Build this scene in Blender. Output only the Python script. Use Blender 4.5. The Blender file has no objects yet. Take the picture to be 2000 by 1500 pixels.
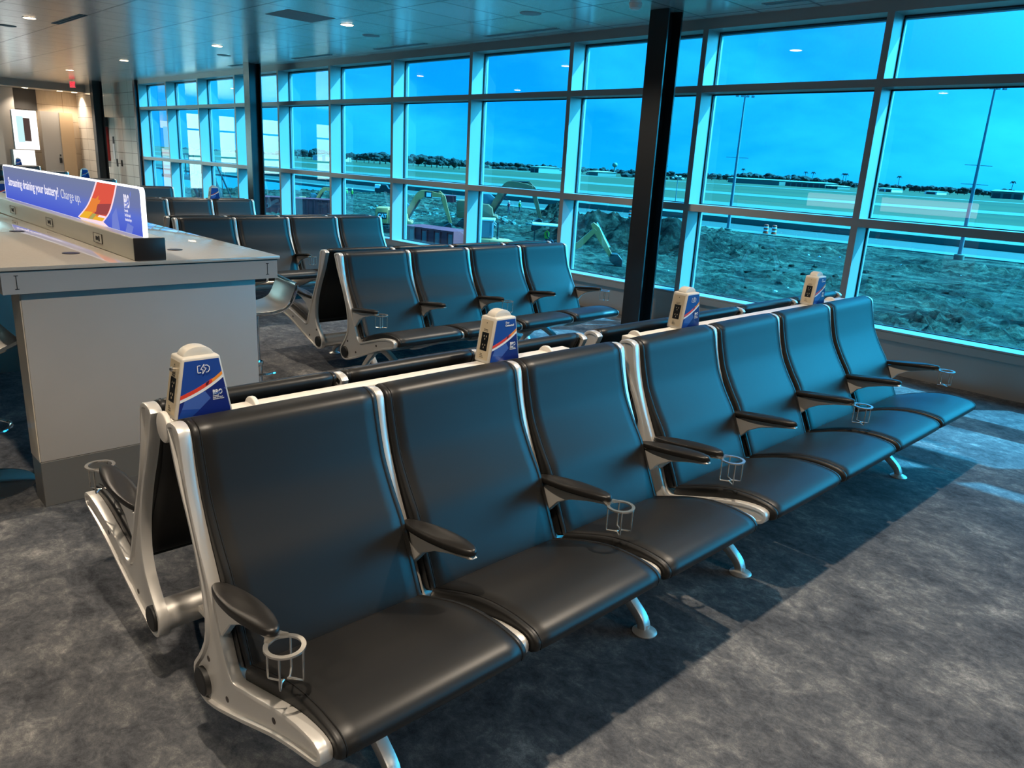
import bpy, bmesh, math, random
from mathutils import Vector, Matrix, noise
R = math.radians
S = bpy.context.scene
COL = S.collection
rnd = random.Random(7)

# ---------------------------------------------------------------- materials
MATS = {}
def nt(name):
    m = bpy.data.materials.new(name); m.use_nodes = True
    t = m.node_tree; t.nodes.clear()
    o = t.nodes.new('ShaderNodeOutputMaterial')
    MATS[name] = m
    return m, t, o
def pbr(name, col, rough=.5, metal=0., spec=.5, em=None, ems=0., coat=0., bump=None, var=None, ior=None, sheen=0.):
    """bump=(scale,strength,dist)  var=(scale,amount[,stretch])"""
    m, t, o = nt(name)
    b = t.nodes.new('ShaderNodeBsdfPrincipled')
    b.inputs['Base Color'].default_value = (*col, 1)
    b.inputs['Roughness'].default_value = rough
    b.inputs['Metallic'].default_value = metal
    b.inputs['Specular IOR Level'].default_value = spec
    b.inputs['Coat Weight'].default_value = coat
    b.inputs['Sheen Weight'].default_value = sheen; b.inputs['Sheen Roughness'].default_value = .45
    if ior: b.inputs['IOR'].default_value = ior
    if em:
        b.inputs['Emission Color'].default_value = (*em, 1); b.inputs['Emission Strength'].default_value = ems
    t.links.new(b.outputs[0], o.inputs[0])
    tc = t.nodes.new('ShaderNodeTexCoord')
    if var:
        n = t.nodes.new('ShaderNodeTexNoise'); n.inputs['Scale'].default_value = var[0]; n.inputs['Detail'].default_value = 5
        t.links.new(tc.outputs['Object'], n.inputs['Vector'])
        mr = t.nodes.new('ShaderNodeMapRange'); mr.inputs['From Min'].default_value = .3; mr.inputs['From Max'].default_value = .7
        mr.inputs['To Min'].default_value = 1 - var[1]; mr.inputs['To Max'].default_value = 1 + var[1]
        t.links.new(n.outputs[0], mr.inputs[0])
        mx = t.nodes.new('ShaderNodeVectorMath'); mx.operation = 'SCALE'
        mx.inputs[0].default_value = col
        t.links.new(mr.outputs[0], mx.inputs['Scale']); t.links.new(mx.outputs[0], b.inputs['Base Color'])
    if bump:
        n = t.nodes.new('ShaderNodeTexNoise'); n.inputs['Scale'].default_value = bump[0]; n.inputs['Detail'].default_value = 4
        t.links.new(tc.outputs['Object'], n.inputs['Vector'])
        bm = t.nodes.new('ShaderNodeBump'); bm.inputs['Strength'].default_value = bump[1]; bm.inputs['Distance'].default_value = bump[2]
        t.links.new(n.outputs[0], bm.inputs['Height']); t.links.new(bm.outputs[0], b.inputs['Normal'])
    return m

pbr('leather', (.010, .0097, .0093), .42, spec=.42, bump=(900, .06, .0008))
pbr('leather_edge', (.010, .009, .008), .7, spec=.2)
pbr('aluminium', (.80, .77, .72), .36, metal=.6, bump=(300, .03, .0005))
pbr('polished_metal', (.78, .76, .72), .2, metal=1.)
pbr('satin_steel', (.66, .62, .56), .26, metal=.9)
pbr('chrome', (.8, .8, .8), .06, metal=1.)
pbr('arm_plastic', (.012, .011, .010), .38, spec=.4)
pbr('black_plastic', (.008, .008, .008), .5)
pbr('tower_plastic', (.52, .49, .43), .42)
pbr('tower_face', (.62, .52, .36), .3, metal=.35)
pbr('rail_white', (.72, .68, .62), .4)
pbr('blue_panel', (.012, .055, .27), .3)
pbr('blue_light', (.05, .11, .36), .3)
pbr('blue_dark', (.006, .018, .15), .3)
pbr('print_red', (.72, .05, .02), .35)
pbr('print_orange', (.85, .28, .03), .35)
pbr('print_maroon', (.08, .01, .02), .35)
pbr('print_white', (.8, .78, .76), .4)
pbr('print_lilac', (.10, .14, .33), .4)
pbr('socket_black', (.006, .006, .006), .3)
pbr('column_paint', (.016, .017, .018), .24, spec=.5)
pbr('mullion', (.33, .33, .315), .38, metal=.2)
pbr('gasket', (.004, .006, .012), .6)
pbr('sill_panel', (.40, .36, .32), .30, metal=.45, bump=(60, .03, .002))
pbr('counter_laminate', (.40, .385, .365), .42, var=(3, .03))
pbr('counter_edge', (.62, .56, .46), .35)
pbr('counter_top', (.60, .55, .48), .06, spec=.8, coat=1., var=(90, .03))
pbr('counter_plinth', (.20, .195, .18), .38, metal=.5)
pbr('rail_steel', (.68, .67, .58), .34, metal=.5)
pbr('rail_cap', (.045, .035, .03), .35, metal=.2)
pbr('dark_line', (.01, .01, .012), .6)
pbr('stool_metal', (.55, .53, .50), .36, metal=1.)
pbr('slot_black', (.01, .013, .016), .6)
pbr('speaker_grille', (.30, .31, .32), .6)
pbr('return_grille', (.30, .31, .32), .7)
pbr('detector_white', (.7, .66, .62), .4)
pbr('red_paint', (.42, .02, .015), .4)
pbr('grey_wall', (.55, .53, .49), .55)
pbr('grey_panel', (.36, .34, .31), .5)
pbr('tan_panel', (.50, .36, .22), .5)
pbr('dark_recess', (.05, .048, .045), .6)
pbr('tan_stone', (.40, .27, .16), .35, var=(2.5, .18))
pbr('soffit_white', (.55, .52, .47), .5)
pbr('plaster', (.40, .38, .35), .6)
# outdoors
pbr('excavator_yellow', (.80, .25, .08), .45, var=(1.2, .12))
pbr('shaded_yellow', (.36, .14, .06), .55, var=(1.2, .2))  # excavator yellow darkened, backlit shade painted into the colour
pbr('machine_dark', (.012, .022, .02), .5)
pbr('machine_glass', (.10, .16, .18), .15)
pbr('container_red', (.42, .035, .04), .5, var=(.8, .25))
pbr('container_pale', (.35, .17, .15), .6)
pbr('sign_white', (.8, .8, .8), .4)
pbr('drum_orange', (.90, .07, .02), .5)
pbr('hivis', (.12, .40, .03), .5, em=None)
pbr('skin', (.45, .25, .16), .6)
pbr('dark_cloth', (.03, .04, .06), .8)
pbr('helmet_white', (.85, .85, .8), .3)
pbr('concrete', (.075, .135, .10), .8, var=(.25, .08))
pbr('concrete_apron', (.075, .135, .095), .8, var=(.08, .06))
pbr('asphalt', (.03, .06, .045), .85, var=(.4, .1))
pbr('tree_green', (.008, .026, .02), .9, var=(.3, .4))
pbr('bark', (.06, .05, .04), .9)
pbr('hangar_wall', (.10, .17, .13), .6)
pbr('hangar_roof', (.17, .24, .19), .5)
pbr('hangar_door', (.03, .05, .045), .6)
pbr('pole_steel', (.22, .24, .25), .5, metal=.4)
pbr('tank_paint', (.10, .20, .16), .5)
pbr('rubble', (.08, .13, .10), .9)

def emis(name, col, s):
    m, t, o = nt(name)
    e = t.nodes.new('ShaderNodeEmission'); e.inputs[0].default_value = (*col, 1); e.inputs[1].default_value = s
    t.links.new(e.outputs[0], o.inputs[0]); return m
emis('lamp_glow', (1, .72, .45), 22)
emis('exit_red', (1, .03, .05), 2.2)
emis('screen_white', (1, 1, .97), 1.5)
emis('screen_cyan', (.62, .93, .95), 1.0)
emis('screen_dark', (.25, .16, .14), .35)
emis('edge_glow', (.93, .93, 1), 2.6)
emis('sign_text', (.90, .86, 1), 1.0)
emis('sign_text_thin', (.85, .85, .97), .85)
emis('sign_band_white', (1, .74, .82), 1.0)
emis('sign_red', (.82, .11, .07), .9)
emis('sign_orange', (.90, .26, .05), .9)
emis('sign_yellow', (.95, .50, .04), .9)
emis('sign_maroon', (.42, .08, .08), .8)
emis('sign_olive', (.45, .42, .12), .9)
emis('sign_facet', (.19, .25, .72), .9)

# blue gradient of the lit print (artwork itself)
m, t, o = nt('sign_blue')
tc = t.nodes.new('ShaderNodeTexCoord'); sp = t.nodes.new('ShaderNodeSeparateXYZ'); t.links.new(tc.outputs['Generated'], sp.inputs[0])
cr = t.nodes.new('ShaderNodeValToRGB'); cr.color_ramp.elements[0].position = .0; cr.color_ramp.elements[0].color = (.07, .11, .62, 1)
cr.color_ramp.elements[1].position = 1.; cr.color_ramp.elements[1].color = (.18, .215, .345, 1)
e_ = cr.color_ramp.elements.new(.38); e_.color = (.11, .17, .64, 1)
e_ = cr.color_ramp.elements.new(.62); e_.color = (.16, .195, .42, 1)
t.links.new(sp.outputs['Z'], cr.inputs[0]); e = t.nodes.new('ShaderNodeEmission'); e.inputs[1].default_value = 1.0
t.links.new(cr.outputs[0], e.inputs[0]); t.links.new(e.outputs[0], o.inputs[0])

# tinted glass
def glass(name, tint, f0=.06, refl=(1, 1, 1)):
    m, t, o = nt(name)
    tr = t.nodes.new('ShaderNodeBsdfTransparent'); tr.inputs[0].default_value = (*tint, 1)
    gl = t.nodes.new('ShaderNodeBsdfGlossy'); gl.inputs['Roughness'].default_value = .0; gl.inputs[0].default_value = (*refl, 1)
    lw = t.nodes.new('ShaderNodeLayerWeight'); lw.inputs[0].default_value = .5
    pw = t.nodes.new('ShaderNodeMath'); pw.operation = 'POWER'; pw.inputs[1].default_value = 3.3
    t.links.new(lw.outputs['Facing'], pw.inputs[0])
    mr = t.nodes.new('ShaderNodeMapRange'); mr.inputs['To Min'].default_value = f0; mr.inputs['To Max'].default_value = 1.
    t.links.new(pw.outputs[0], mr.inputs[0])
    mx = t.nodes.new('ShaderNodeMixShader')
    t.links.new(mr.outputs[0], mx.inputs[0]); t.links.new(tr.outputs[0], mx.inputs[1]); t.links.new(gl.outputs[0], mx.inputs[2])
    t.links.new(mx.outputs[0], o.inputs[0]); return m
glass('tinted_glass', (.10, .58, 1.0))
glass('clear_glass', (.92, .96, .95), .04)

# carpet
m, t, o = nt('carpet')
b = t.nodes.new('ShaderNodeBsdfPrincipled'); b.inputs['Roughness'].default_value = .95; b.inputs['Specular IOR Level'].default_value = .15
tc = t.nodes.new('ShaderNodeTexCoord')
def noi(t, vec, sc, det=6, rough=.6, dist=0.):
    n = t.nodes.new('ShaderNodeTexNoise'); n.inputs['Scale'].default_value = sc; n.inputs['Detail'].default_value = det
    n.inputs['Roughness'].default_value = rough; n.inputs['Distortion'].default_value = dist
    t.links.new(vec, n.inputs['Vector']); return n.outputs[0]
mp = t.nodes.new('ShaderNodeMapping'); mp.inputs['Scale'].default_value = (1.0, 1.3, 1); mp.inputs['Rotation'].default_value = (0, 0, R(20))
t.links.new(tc.outputs['Object'], mp.inputs[0])
n1 = noi(t, mp.outputs[0], 2.6, 10, .70, .5)
n2 = noi(t, mp.outputs[0], 13, 8, .75, .8)
n3 = noi(t, tc.outputs['Object'], 260, 2, .5)
def mathn(t, op, a, b_):
    n = t.nodes.new('ShaderNodeMath'); n.operation = op
    for i, v in enumerate((a, b_)):
        if isinstance(v, (int, float)): n.inputs[i].default_value = v
        else: t.links.new(v, n.inputs[i])
    return n.outputs[0]
n4 = noi(t, tc.outputs['Object'], 55, 5, .7)
s_ = mathn(t, 'ADD', mathn(t, 'MULTIPLY', n1, .44), mathn(t, 'MULTIPLY', n2, .34))
s_ = mathn(t, 'ADD', s_, mathn(t, 'ADD', mathn(t, 'MULTIPLY', n3, .08), mathn(t, 'MULTIPLY', n4, .14)))
cr = t.nodes.new('ShaderNodeValToRGB'); els = cr.color_ramp.elements
els[0].position = .40; els[0].color = (.036, .038, .042, 1); els[1].position = .64; els[1].color = (.36, .345, .32, 1)
e_ = els.new(.47); e_.color = (.070, .073, .080, 1)
e_ = els.new(.525); e_.color = (.108, .110, .114, 1)
e_ = els.new(.575); e_.color = (.185, .182, .178, 1)
t.links.new(s_, cr.inputs[0]); t.links.new(cr.outputs[0], b.inputs['Base Color'])
bp = t.nodes.new('ShaderNodeBump'); bp.inputs['Strength'].default_value = .25; bp.inputs['Distance'].default_value = .003
t.links.new(n3, bp.inputs['Height']); t.links.new(bp.outputs[0], b.inputs['Normal']); t.links.new(b.outputs[0], o.inputs[0])

# brick-pattern panel materials (metal ceiling panels, stone tiles)
def panels(name, col, line, w, h, mortar, rough, metal, spec=.5, offs=0., axes='XY', rot=0., var=.04, grain=0., coat=0., shift=(0, 0)):
    m, t, o = nt(name)
    b = t.nodes.new('ShaderNodeBsdfPrincipled'); b.inputs['Roughness'].default_value = rough; b.inputs['Metallic'].default_value = metal
    b.inputs['Specular IOR Level'].default_value = spec; b.inputs['Coat Weight'].default_value = coat; b.inputs['Coat Roughness'].default_value = .12
    g = t.nodes.new('ShaderNodeNewGeometry'); sp = t.nodes.new('ShaderNodeSeparateXYZ'); t.links.new(g.outputs['Position'], sp.inputs[0])
    cb = t.nodes.new('ShaderNodeCombineXYZ')
    for i, a in enumerate(axes):
        t.links.new(mathn(t, 'ADD', sp.outputs[a], shift[i]), cb.inputs[i])
    br = t.nodes.new('ShaderNodeTexBrick'); br.offset = offs; br.squash = 1
    br.inputs['Scale'].default_value = 1; br.inputs['Brick Width'].default_value = w; br.inputs['Row Height'].default_value = h
    br.inputs['Mortar Size'].default_value = mortar; br.inputs['Mortar Smooth'].default_value = .1; br.inputs['Bias'].default_value = 0
    br.inputs['Color1'].default_value = (*[c * (1 - var) for c in col], 1); br.inputs['Color2'].default_value = (*[c * (1 + var) for c in col], 1)
    br.inputs['Mortar'].default_value = (*line, 1)
    t.links.new(cb.outputs[0], br.inputs['Vector'])
    src = br.outputs['Color']
    if grain:
        mp = t.nodes.new('ShaderNodeMapping'); mp.inputs['Scale'].default_value = (9, 1.2, 1); t.links.new(cb.outputs[0], mp.inputs[0])
        n = noi(t, mp.outputs[0], 2.5, 5, .6)
        mr = t.nodes.new('ShaderNodeMapRange'); mr.inputs['To Min'].default_value = 1 - grain; mr.inputs['To Max'].default_value = 1 + grain; t.links.new(n, mr.inputs[0])
        vm = t.nodes.new('ShaderNodeVectorMath'); vm.operation = 'SCALE'; t.links.new(src, vm.inputs[0]); t.links.new(mr.outputs[0], vm.inputs['Scale']); src = vm.outputs[0]
    t.links.new(src, b.inputs['Base Color'])
    bp = t.nodes.new('ShaderNodeBump'); bp.inputs['Strength'].default_value = .4; bp.inputs['Distance'].default_value = .004; bp.invert = True
    t.links.new(br.outputs['Fac'], bp.inputs['Height']); t.links.new(bp.outputs[0], b.inputs['Normal'])
    t.links.new(b.outputs[0], o.inputs[0]); return m
panels('ceiling_panels', (.78, .78, .75), (.18, .185, .19), .60, .93, .012, .24, .66, offs=0, axes='XY', shift=(30.0, 10 * .93 - 6.10), var=.05)
panels('stone_tiles', (.74, .72, .66), (.25, .24, .21), .62, .30, .006, .16, 0, axes='XZ', shift=(40, 10), var=.05, grain=.10)
panels('tan_tiles', (.50, .41, .30), (.20, .14, .08), .9, .45, .005, .3, 0, axes='YZ', shift=(40, 10), var=.08, grain=.15)

# dirt, dry and freshly dug
def dirt_mat(name, k):
  m, t, o = nt(name)
  b = t.nodes.new('ShaderNodeBsdfPrincipled'); b.inputs['Roughness'].default_value = .95; b.inputs['Specular IOR Level'].default_value = .1
  tc = t.nodes.new('ShaderNodeTexCoord')
  mp = t.nodes.new('ShaderNodeMapping'); mp.inputs['Scale'].default_value = (.35, 1.1, 1); t.links.new(tc.outputs['Object'], mp.inputs[0])
  n1 = noi(t, mp.outputs[0], .5, 12, .76, .3); n2 = noi(t, tc.outputs['Object'], 1.2, 12, .85, .4)
  s_ = mathn(t, 'ADD', mathn(t, 'MULTIPLY', n1, .5), mathn(t, 'MULTIPLY', n2, .5))
  cr = t.nodes.new('ShaderNodeValToRGB'); els = cr.color_ramp.elements
  els[0].position = .44; els[0].color = (.016 * k, .022 * k, .017 * k, 1); els[1].position = .60; els[1].color = (.30 * k, .30 * k, .20 * k, 1)
  e_ = els.new(.485); e_.color = (.045 * k, .062 * k, .046 * k, 1)
  e_ = els.new(.53); e_.color = (.105 * k, .128 * k, .090 * k, 1)
  t.links.new(s_, cr.inputs[0]); t.links.new(cr.outputs[0], b.inputs['Base Color'])
  bp = t.nodes.new('ShaderNodeBump'); bp.inputs['Strength'].default_value = 1; bp.inputs['Distance'].default_value = .6
  t.links.new(n2, bp.inputs['Height']); t.links.new(bp.outputs[0], b.inputs['Normal']); t.links.new(b.outputs[0], o.inputs[0])
dirt_mat('dirt', 1.); dirt_mat('dug_earth', .42)
# grass
m, t, o = nt('grass')
b = t.nodes.new('ShaderNodeBsdfPrincipled'); b.inputs['Roughness'].default_value = 1; b.inputs['Specular IOR Level'].default_value = .05
tc = t.nodes.new('ShaderNodeTexCoord'); mp = t.nodes.new('ShaderNodeMapping'); mp.inputs['Scale'].default_value = (.15, 1, 1); t.links.new(tc.outputs['Object'], mp.inputs[0])
n1 = noi(t, mp.outputs[0], .02, 8, .65)
cr = t.nodes.new('ShaderNodeValToRGB'); els = cr.color_ramp.elements
els[0].position = .3; els[0].color = (.05, .068, .042, 1); els[1].position = .7; els[1].color = (.10, .098, .052, 1)
t.links.new(n1, cr.inputs[0]); t.links.new(cr.outputs[0], b.inputs['Base Color']); t.links.new(b.outputs[0], o.inputs[0])

# ---------------------------------------------------------------- geometry helpers
class MB:
    def __init__(s): s.bm = bmesh.new(); s.mi = 0
    def _f(s, vs, smooth=False):
        try:
            f = s.bm.faces.new(vs); f.material_index = s.mi; f.smooth = smooth; return f
        except ValueError: return None
    def box(s, c, d, rz=0., M=None):
        cx, cy, cz = c; x, y, z = d[0] / 2, d[1] / 2, d[2] / 2
        cs, sn = math.cos(rz), math.sin(rz); V = []
        for a in (-1, 1):
            for b_ in (-1, 1):
                for c_ in (-1, 1):
                    px, py = a * x, b_ * y
                    p = Vector((cx + px * cs - py * sn, cy + px * sn + py * cs, cz + c_ * z))
                    V.append(s.bm.verts.new(M @ p if M else p))
        for q in ((0, 1, 3, 2), (4, 6, 7, 5), (0, 4, 5, 1), (2, 3, 7, 6), (0, 2, 6, 4), (1, 5, 7, 3)): s._f([V[i] for i in q])
        return s
    def b2(s, a, b_):
        return s.box([(p + q) / 2 for p, q in zip(a, b_)], [abs(q - p) for p, q in zip(a, b_)])
    def quad(s, *p): return s._f([s.bm.verts.new(q) for q in p])
    def prism(s, pts, y0, y1, ax='y'):
        """pts (a,b): xz if ax y, yz if ax x, xy if ax z"""
        def v(a, b_, c): return {'y': (a, c, b_), 'x': (c, a, b_), 'z': (a, b_, c)}[ax]
        A = [s.bm.verts.new(v(a, b_, y0)) for a, b_ in pts]; B = [s.bm.verts.new(v(a, b_, y1)) for a, b_ in pts]
        f1 = s._f(A); f2 = s._f(list(reversed(B)))
        n = len(pts)
        for i in range(n): s._f([A[i], B[i], B[(i + 1) % n], A[(i + 1) % n]])
        return s
    def tube(s, pts, r, seg=8, cap=True, closed=False):
        pts = [Vector(p) for p in pts]; n = len(pts); rings = []
        rr = r if isinstance(r, (list, tuple)) else [r] * n
        up = None
        for i, p in enumerate(pts):
            if closed: d = pts[(i + 1) % n] - pts[i - 1]
            else: d = pts[min(i + 1, n - 1)] - pts[max(i - 1, 0)]
            d.normalize()
            if up is None: up = Vector((0, 0, 1)) if abs(d.z) < .9 else Vector((1, 0, 0))
            a = d.cross(up)
            if a.length < 1e-5: a = d.cross(Vector((0, 1, 0)))
            a.normalize(); b_ = a.cross(d); b_.normalize(); up = b_
            rings.append([s.bm.verts.new(p + (a * math.cos(2 * math.pi * k / seg) + b_ * math.sin(2 * math.pi * k / seg)) * rr[i]) for k in range(seg)])
        m_ = n if closed else n - 1
        for i in range(m_):
            A, B = rings[i], rings[(i + 1) % n]
            for k in range(seg): s._f([A[k], A[(k + 1) % seg], B[(k + 1) % seg], B[k]], True)
        if cap and not closed:
            s._f(list(reversed(rings[0]))); s._f(rings[-1])
        return s
    def lathe(s, prof, seg=24, c=(0, 0, 0), ax='z'):
        """prof [(r,h)]"""
        rings = []
        for r, h in prof:
            ring = []
            for k in range(seg):
                a = 2 * math.pi * k / seg; x, y = r * math.cos(a), r * math.sin(a)
                p = {'z': (x, y, h), 'y': (x, h, y), 'x': (h, x, y)}[ax]
                ring.append(s.bm.verts.new((c[0] + p[0], c[1] + p[1], c[2] + p[2])))
            rings.append(ring)
        for A, B in zip(rings, rings[1:]):
            for k in range(seg): s._f([A[k], A[(k + 1) % seg], B[(k + 1) % seg], B[k]], True)
        s._f(list(reversed(rings[0]))); s._f(rings[-1]); return s
    def bar(s, path, w, th, y=0.):
        """flat bar: path of (x,z[,th]) swept, width w along y"""
        n = len(path); up, dn = [], []
        for i, p in enumerate(path):
            a = path[max(i - 1, 0)]; b_ = path[min(i + 1, n - 1)]
            dx, dz = b_[0] - a[0], b_[1] - a[1]; l = math.hypot(dx, dz) or 1
            h = (p[2] if len(p) > 2 else th) / 2
            up.append((p[0] - dz / l * h, p[1] + dx / l * h)); dn.append((p[0] + dz / l * h, p[1] - dx / l * h))
        s.prism(up + list(reversed(dn)), y - w / 2, y + w / 2); return s
    def strip(s, path, w, th):
        """flat ribbon on xy plane path (x,y,z), width w horizontally, thickness th"""
        pts = [Vector(p) for p in path]; L = []
        for i, p in enumerate(pts):
            d = pts[min(i + 1, len(pts) - 1)] - pts[max(i - 1, 0)]; n = Vector((-d.y, d.x, 0)).normalized() * w / 2
            L.append([s.bm.verts.new(q) for q in (p + n, p - n, p - n - Vector((0, 0, th)), p + n - Vector((0, 0, th)))])
        for A, B in zip(L, L[1:]):
            for k in range(4): s._f([A[k], A[(k + 1) % 4], B[(k + 1) % 4], B[k]])
        s._f(L[0]); s._f(list(reversed(L[-1]))); return s
    def ico(s, c, r, sub=1, sc=(1, 1, 1), jit=0.):
        M = Matrix.Translation(c) @ Matrix.Diagonal((*[r * k for k in sc], 1))
        g = bmesh.ops.create_icosphere(s.bm, subdivisions=sub, radius=1, matrix=M)
        for v in g['verts']:
            if jit: v.co += Vector((rnd.uniform(-1, 1), rnd.uniform(-1, 1), rnd.uniform(-1, 1))) * r * jit
            for f in v.link_faces: f.material_index = s.mi
        return s
    def mesh(s, name, mats, bevel=0., seg=2, ang=35, sharp=30, smooth=True, lim=None):
        bm = s.bm
        bmesh.ops.recalc_face_normals(bm, faces=bm.faces)
        if bevel:
            ed = [e for e in bm.edges if len(e.link_faces) == 2 and e.calc_face_angle(0) > R(ang)]
            bmesh.ops.bevel(bm, geom=ed, offset=bevel, segments=seg, affect='EDGES', profile=.5, clamp_overlap=True)
        me = bpy.data.meshes.new(name); bm.to_mesh(me); bm.free()
        for q in ([mats] if isinstance(mats, str) else mats): me.materials.append(MATS[q])
        if smooth:
            for p in me.polygons: p.use_smooth = True
            me.set_sharp_from_angle(angle=R(sharp))
        return me
    def build(s, name, mats, parent=None, loc=(0, 0, 0), rz=0., **k):
        return add(name, s.mesh(name, mats, **k), parent, loc, rz)
def add(name, data, parent=None, loc=(0, 0, 0), rz=0.):
    o = bpy.data.objects.new(name, data); COL.objects.link(o)
    o.location = loc; o.rotation_euler = (0, 0, rz)
    if parent: o.parent = parent
    return o
def tag(o, label=None, cat=None, group=None, kind=None):
    if label: o['label'] = label
    if cat: o['category'] = cat
    if group: o['group'] = group
    if kind: o['kind'] = kind
    return o
def thing(name, label, cat, loc=(0, 0, 0), rz=0., group=None):
    o = add(name, None, None, loc, rz); o.empty_display_size = .1
    return tag(o, label, cat, group)
def tree(o, parent=None):
    c = o.copy(); COL.objects.link(c); c.parent = parent
    for ch in list(o.children): tree(ch, c)
    return c
def struct(o, label=None): return tag(o, label, None, None, 'structure')
def smoothp(pts, n=4):
    """Catmull-Rom through open list"""
    P = [pts[0]] + list(pts) + [pts[-1]]; out = []
    for i in range(1, len(P) - 2):
        for k in range(n):
            t_ = k / n
            out.append(tuple(.5 * (2 * P[i][j] + (P[i + 1][j] - P[i - 1][j]) * t_ + (2 * P[i - 1][j] - 5 * P[i][j] + 4 * P[i + 1][j] - P[i + 2][j]) * t_ ** 2 + (3 * P[i][j] - P[i - 1][j] - 3 * P[i + 1][j] + P[i + 2][j]) * t_ ** 3) for j in range(len(P[0]))))
    out.append(tuple(pts[-1])); return out
def text_mesh(name, body, size, mat, ext=.0006, bold=0., sx=1., align='LEFT'):
    c = bpy.data.curves.new(name, 'FONT'); c.body = body; c.size = size; c.extrude = ext; c.offset = bold; c.align_x = align; c.resolution_u = 3
    o = bpy.data.objects.new(name, c); COL.objects.link(o)
    dg = bpy.context.evaluated_depsgraph_get(); me = bpy.data.meshes.new_from_object(o.evaluated_get(dg))
    bpy.data.objects.remove(o); bpy.data.curves.remove(c)
    if sx != 1:
        for v in me.vertices: v.co.x *= sx
    me.materials.clear(); me.materials.append(MATS[mat]); me.name = name
    return me
# frames for flat artwork: maps local (u right, v up, n out) to a face
def face_M(origin, u, v):
    u = Vector(u).normalized(); v = Vector(v).normalized(); n = u.cross(v)
    return Matrix(((u.x, v.x, n.x, origin[0]), (u.y, v.y, n.y, origin[1]), (u.z, v.z, n.z, origin[2]), (0, 0, 0, 1)))
def flat(name, polys, M, parent, th=.0008, lift=0.):
    """polys: list of (material, pts) -> one object of thin plates"""
    mb = MB(); mats = []
    for k, (mat, pts) in enumerate(polys):
        if mat not in mats: mats.append(mat)
        mb.mi = mats.index(mat)
        z0 = lift + k * .00012
        A = [mb.bm.verts.new(M @ Vector((a, b_, z0 + th))) for a, b_ in pts]
        B = [mb.bm.verts.new(M @ Vector((a, b_, z0))) for a, b_ in pts]
        mb._f(A); mb._f(list(reversed(B)))
        for i in range(len(pts)): mb._f([A[i], B[i], B[(i + 1) % len(pts)], A[(i + 1) % len(pts)]])
    return mb.build(name, mats, parent, smooth=False)
def place_text(me, M, parent, name, u, v, lift=.001):
    o = add(name, me, parent); o.matrix_local = M @ Matrix.Translation((u, v, lift)); return o

# ---------------------------------------------------------------- camera
f_px, pit, rol, yaw = 1490.8343, 0.27954452, 0.05587931, 0.79569928
H = 1.65
fw = Vector((-math.sin(yaw), math.cos(yaw), 0)); rt = Vector((math.cos(yaw), math.sin(yaw), 0)); up = Vector((0, 0, 1))
f2 = fw * math.cos(pit) - up * math.sin(pit); u2 = up * math.cos(pit) + fw * math.sin(pit)
r3 = rt * math.cos(rol) + u2 * math.sin(rol); u3 = -rt * math.sin(rol) + u2 * math.cos(rol)
cam = bpy.data.cameras.new('camera'); co = bpy.data.objects.new('camera', cam); COL.objects.link(co)
co.matrix_world = Matrix(((r3.x, u3.x, -f2.x, 0), (r3.y, u3.y, -f2.y, 0), (r3.z, u3.z, -f2.z, H), (0, 0, 0, 1)))
cam.sensor_width = 36; cam.lens = f_px * 36 / 2000; cam.clip_start = .05; cam.clip_end = 6000
S.camera = co

# ---------------------------------------------------------------- the room
ZC = 3.17; XW, XE, YS, YN = -26.5, 9.0, -9.0, 7.18
WX0 = -21.28
mb = MB(); mb.b2((XW - .3, YS - .3, -.3), (XE + .3, 7.55, 0)); struct(mb.build('floor', 'carpet', smooth=False), 'mottled charcoal grey carpet')
mb = MB(); mb.b2((XW - .3, YS - .3, ZC), (XE + .3, 7.55, ZC + .3)); struct(mb.build('ceiling', 'ceiling_panels', smooth=False), 'glossy grey metal panel ceiling')
mb = MB(); mb.b2((XW, YS - .2, 0), (XE, YS, ZC)); struct(mb.build('wall_south', 'plaster', smooth=False))
mb = MB(); mb.b2((XE, YS - .2, 0), (XE + .2, 7.5, ZC)); struct(mb.build('wall_east', 'plaster', smooth=False))
# tiled wall beyond the last window, along the window line
mb = MB(); mb.b2((XW, 7.18, 0), (WX0 - .16, 7.5, ZC)); struct(mb.build('wall_northwest', 'stone_tiles', smooth=False), 'pale stone tile wall beyond the last window')
mb = MB(); mb.b2((WX0 - .16, 7.12, 0), (WX0 - .02, 7.5, ZC)); struct(mb.build('trim_1', 'column_paint', smooth=False))
# west end wall with a bright glazed opening out of frame
mb = MB()
mb.b2((XW - .2, 4.6, 0), (XW, 7.5, ZC)); mb.b2((XW - .2, YS, 0), (XW, -1.2, ZC)); mb.b2((XW - .2, -1.2, 2.75), (XW, 4.6, ZC)); mb.b2((XW - .2, -1.2, 0), (XW, 4.6, .25))
struct(mb.build('wall_west', 'tan_tiles', smooth=False), 'tan tiled wall at the far end')
wf = MB()
for yy in (-1.17, -.2, .8, 1.75, 2.7, 3.65, 4.57): wf.b2((XW - .13, yy - .03, .25), (XW - .05, yy + .03, 2.75))
for zz in (.28, 1.35, 2.2, 2.72): wf.b2((XW - .13, -1.2, zz - .03), (XW - .05, 4.6, zz + .03))
w0 = struct(wf.build('window_18', 'mullion', smooth=False))
g_ = MB(); g_.quad((XW - .09, -1.2, .25), (XW - .09, 4.6, .25), (XW - .09, 4.6, 2.75), (XW - .09, -1.2, 2.75)); g_.build('glass_pane', 'clear_glass', w0, smooth=False)
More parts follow.
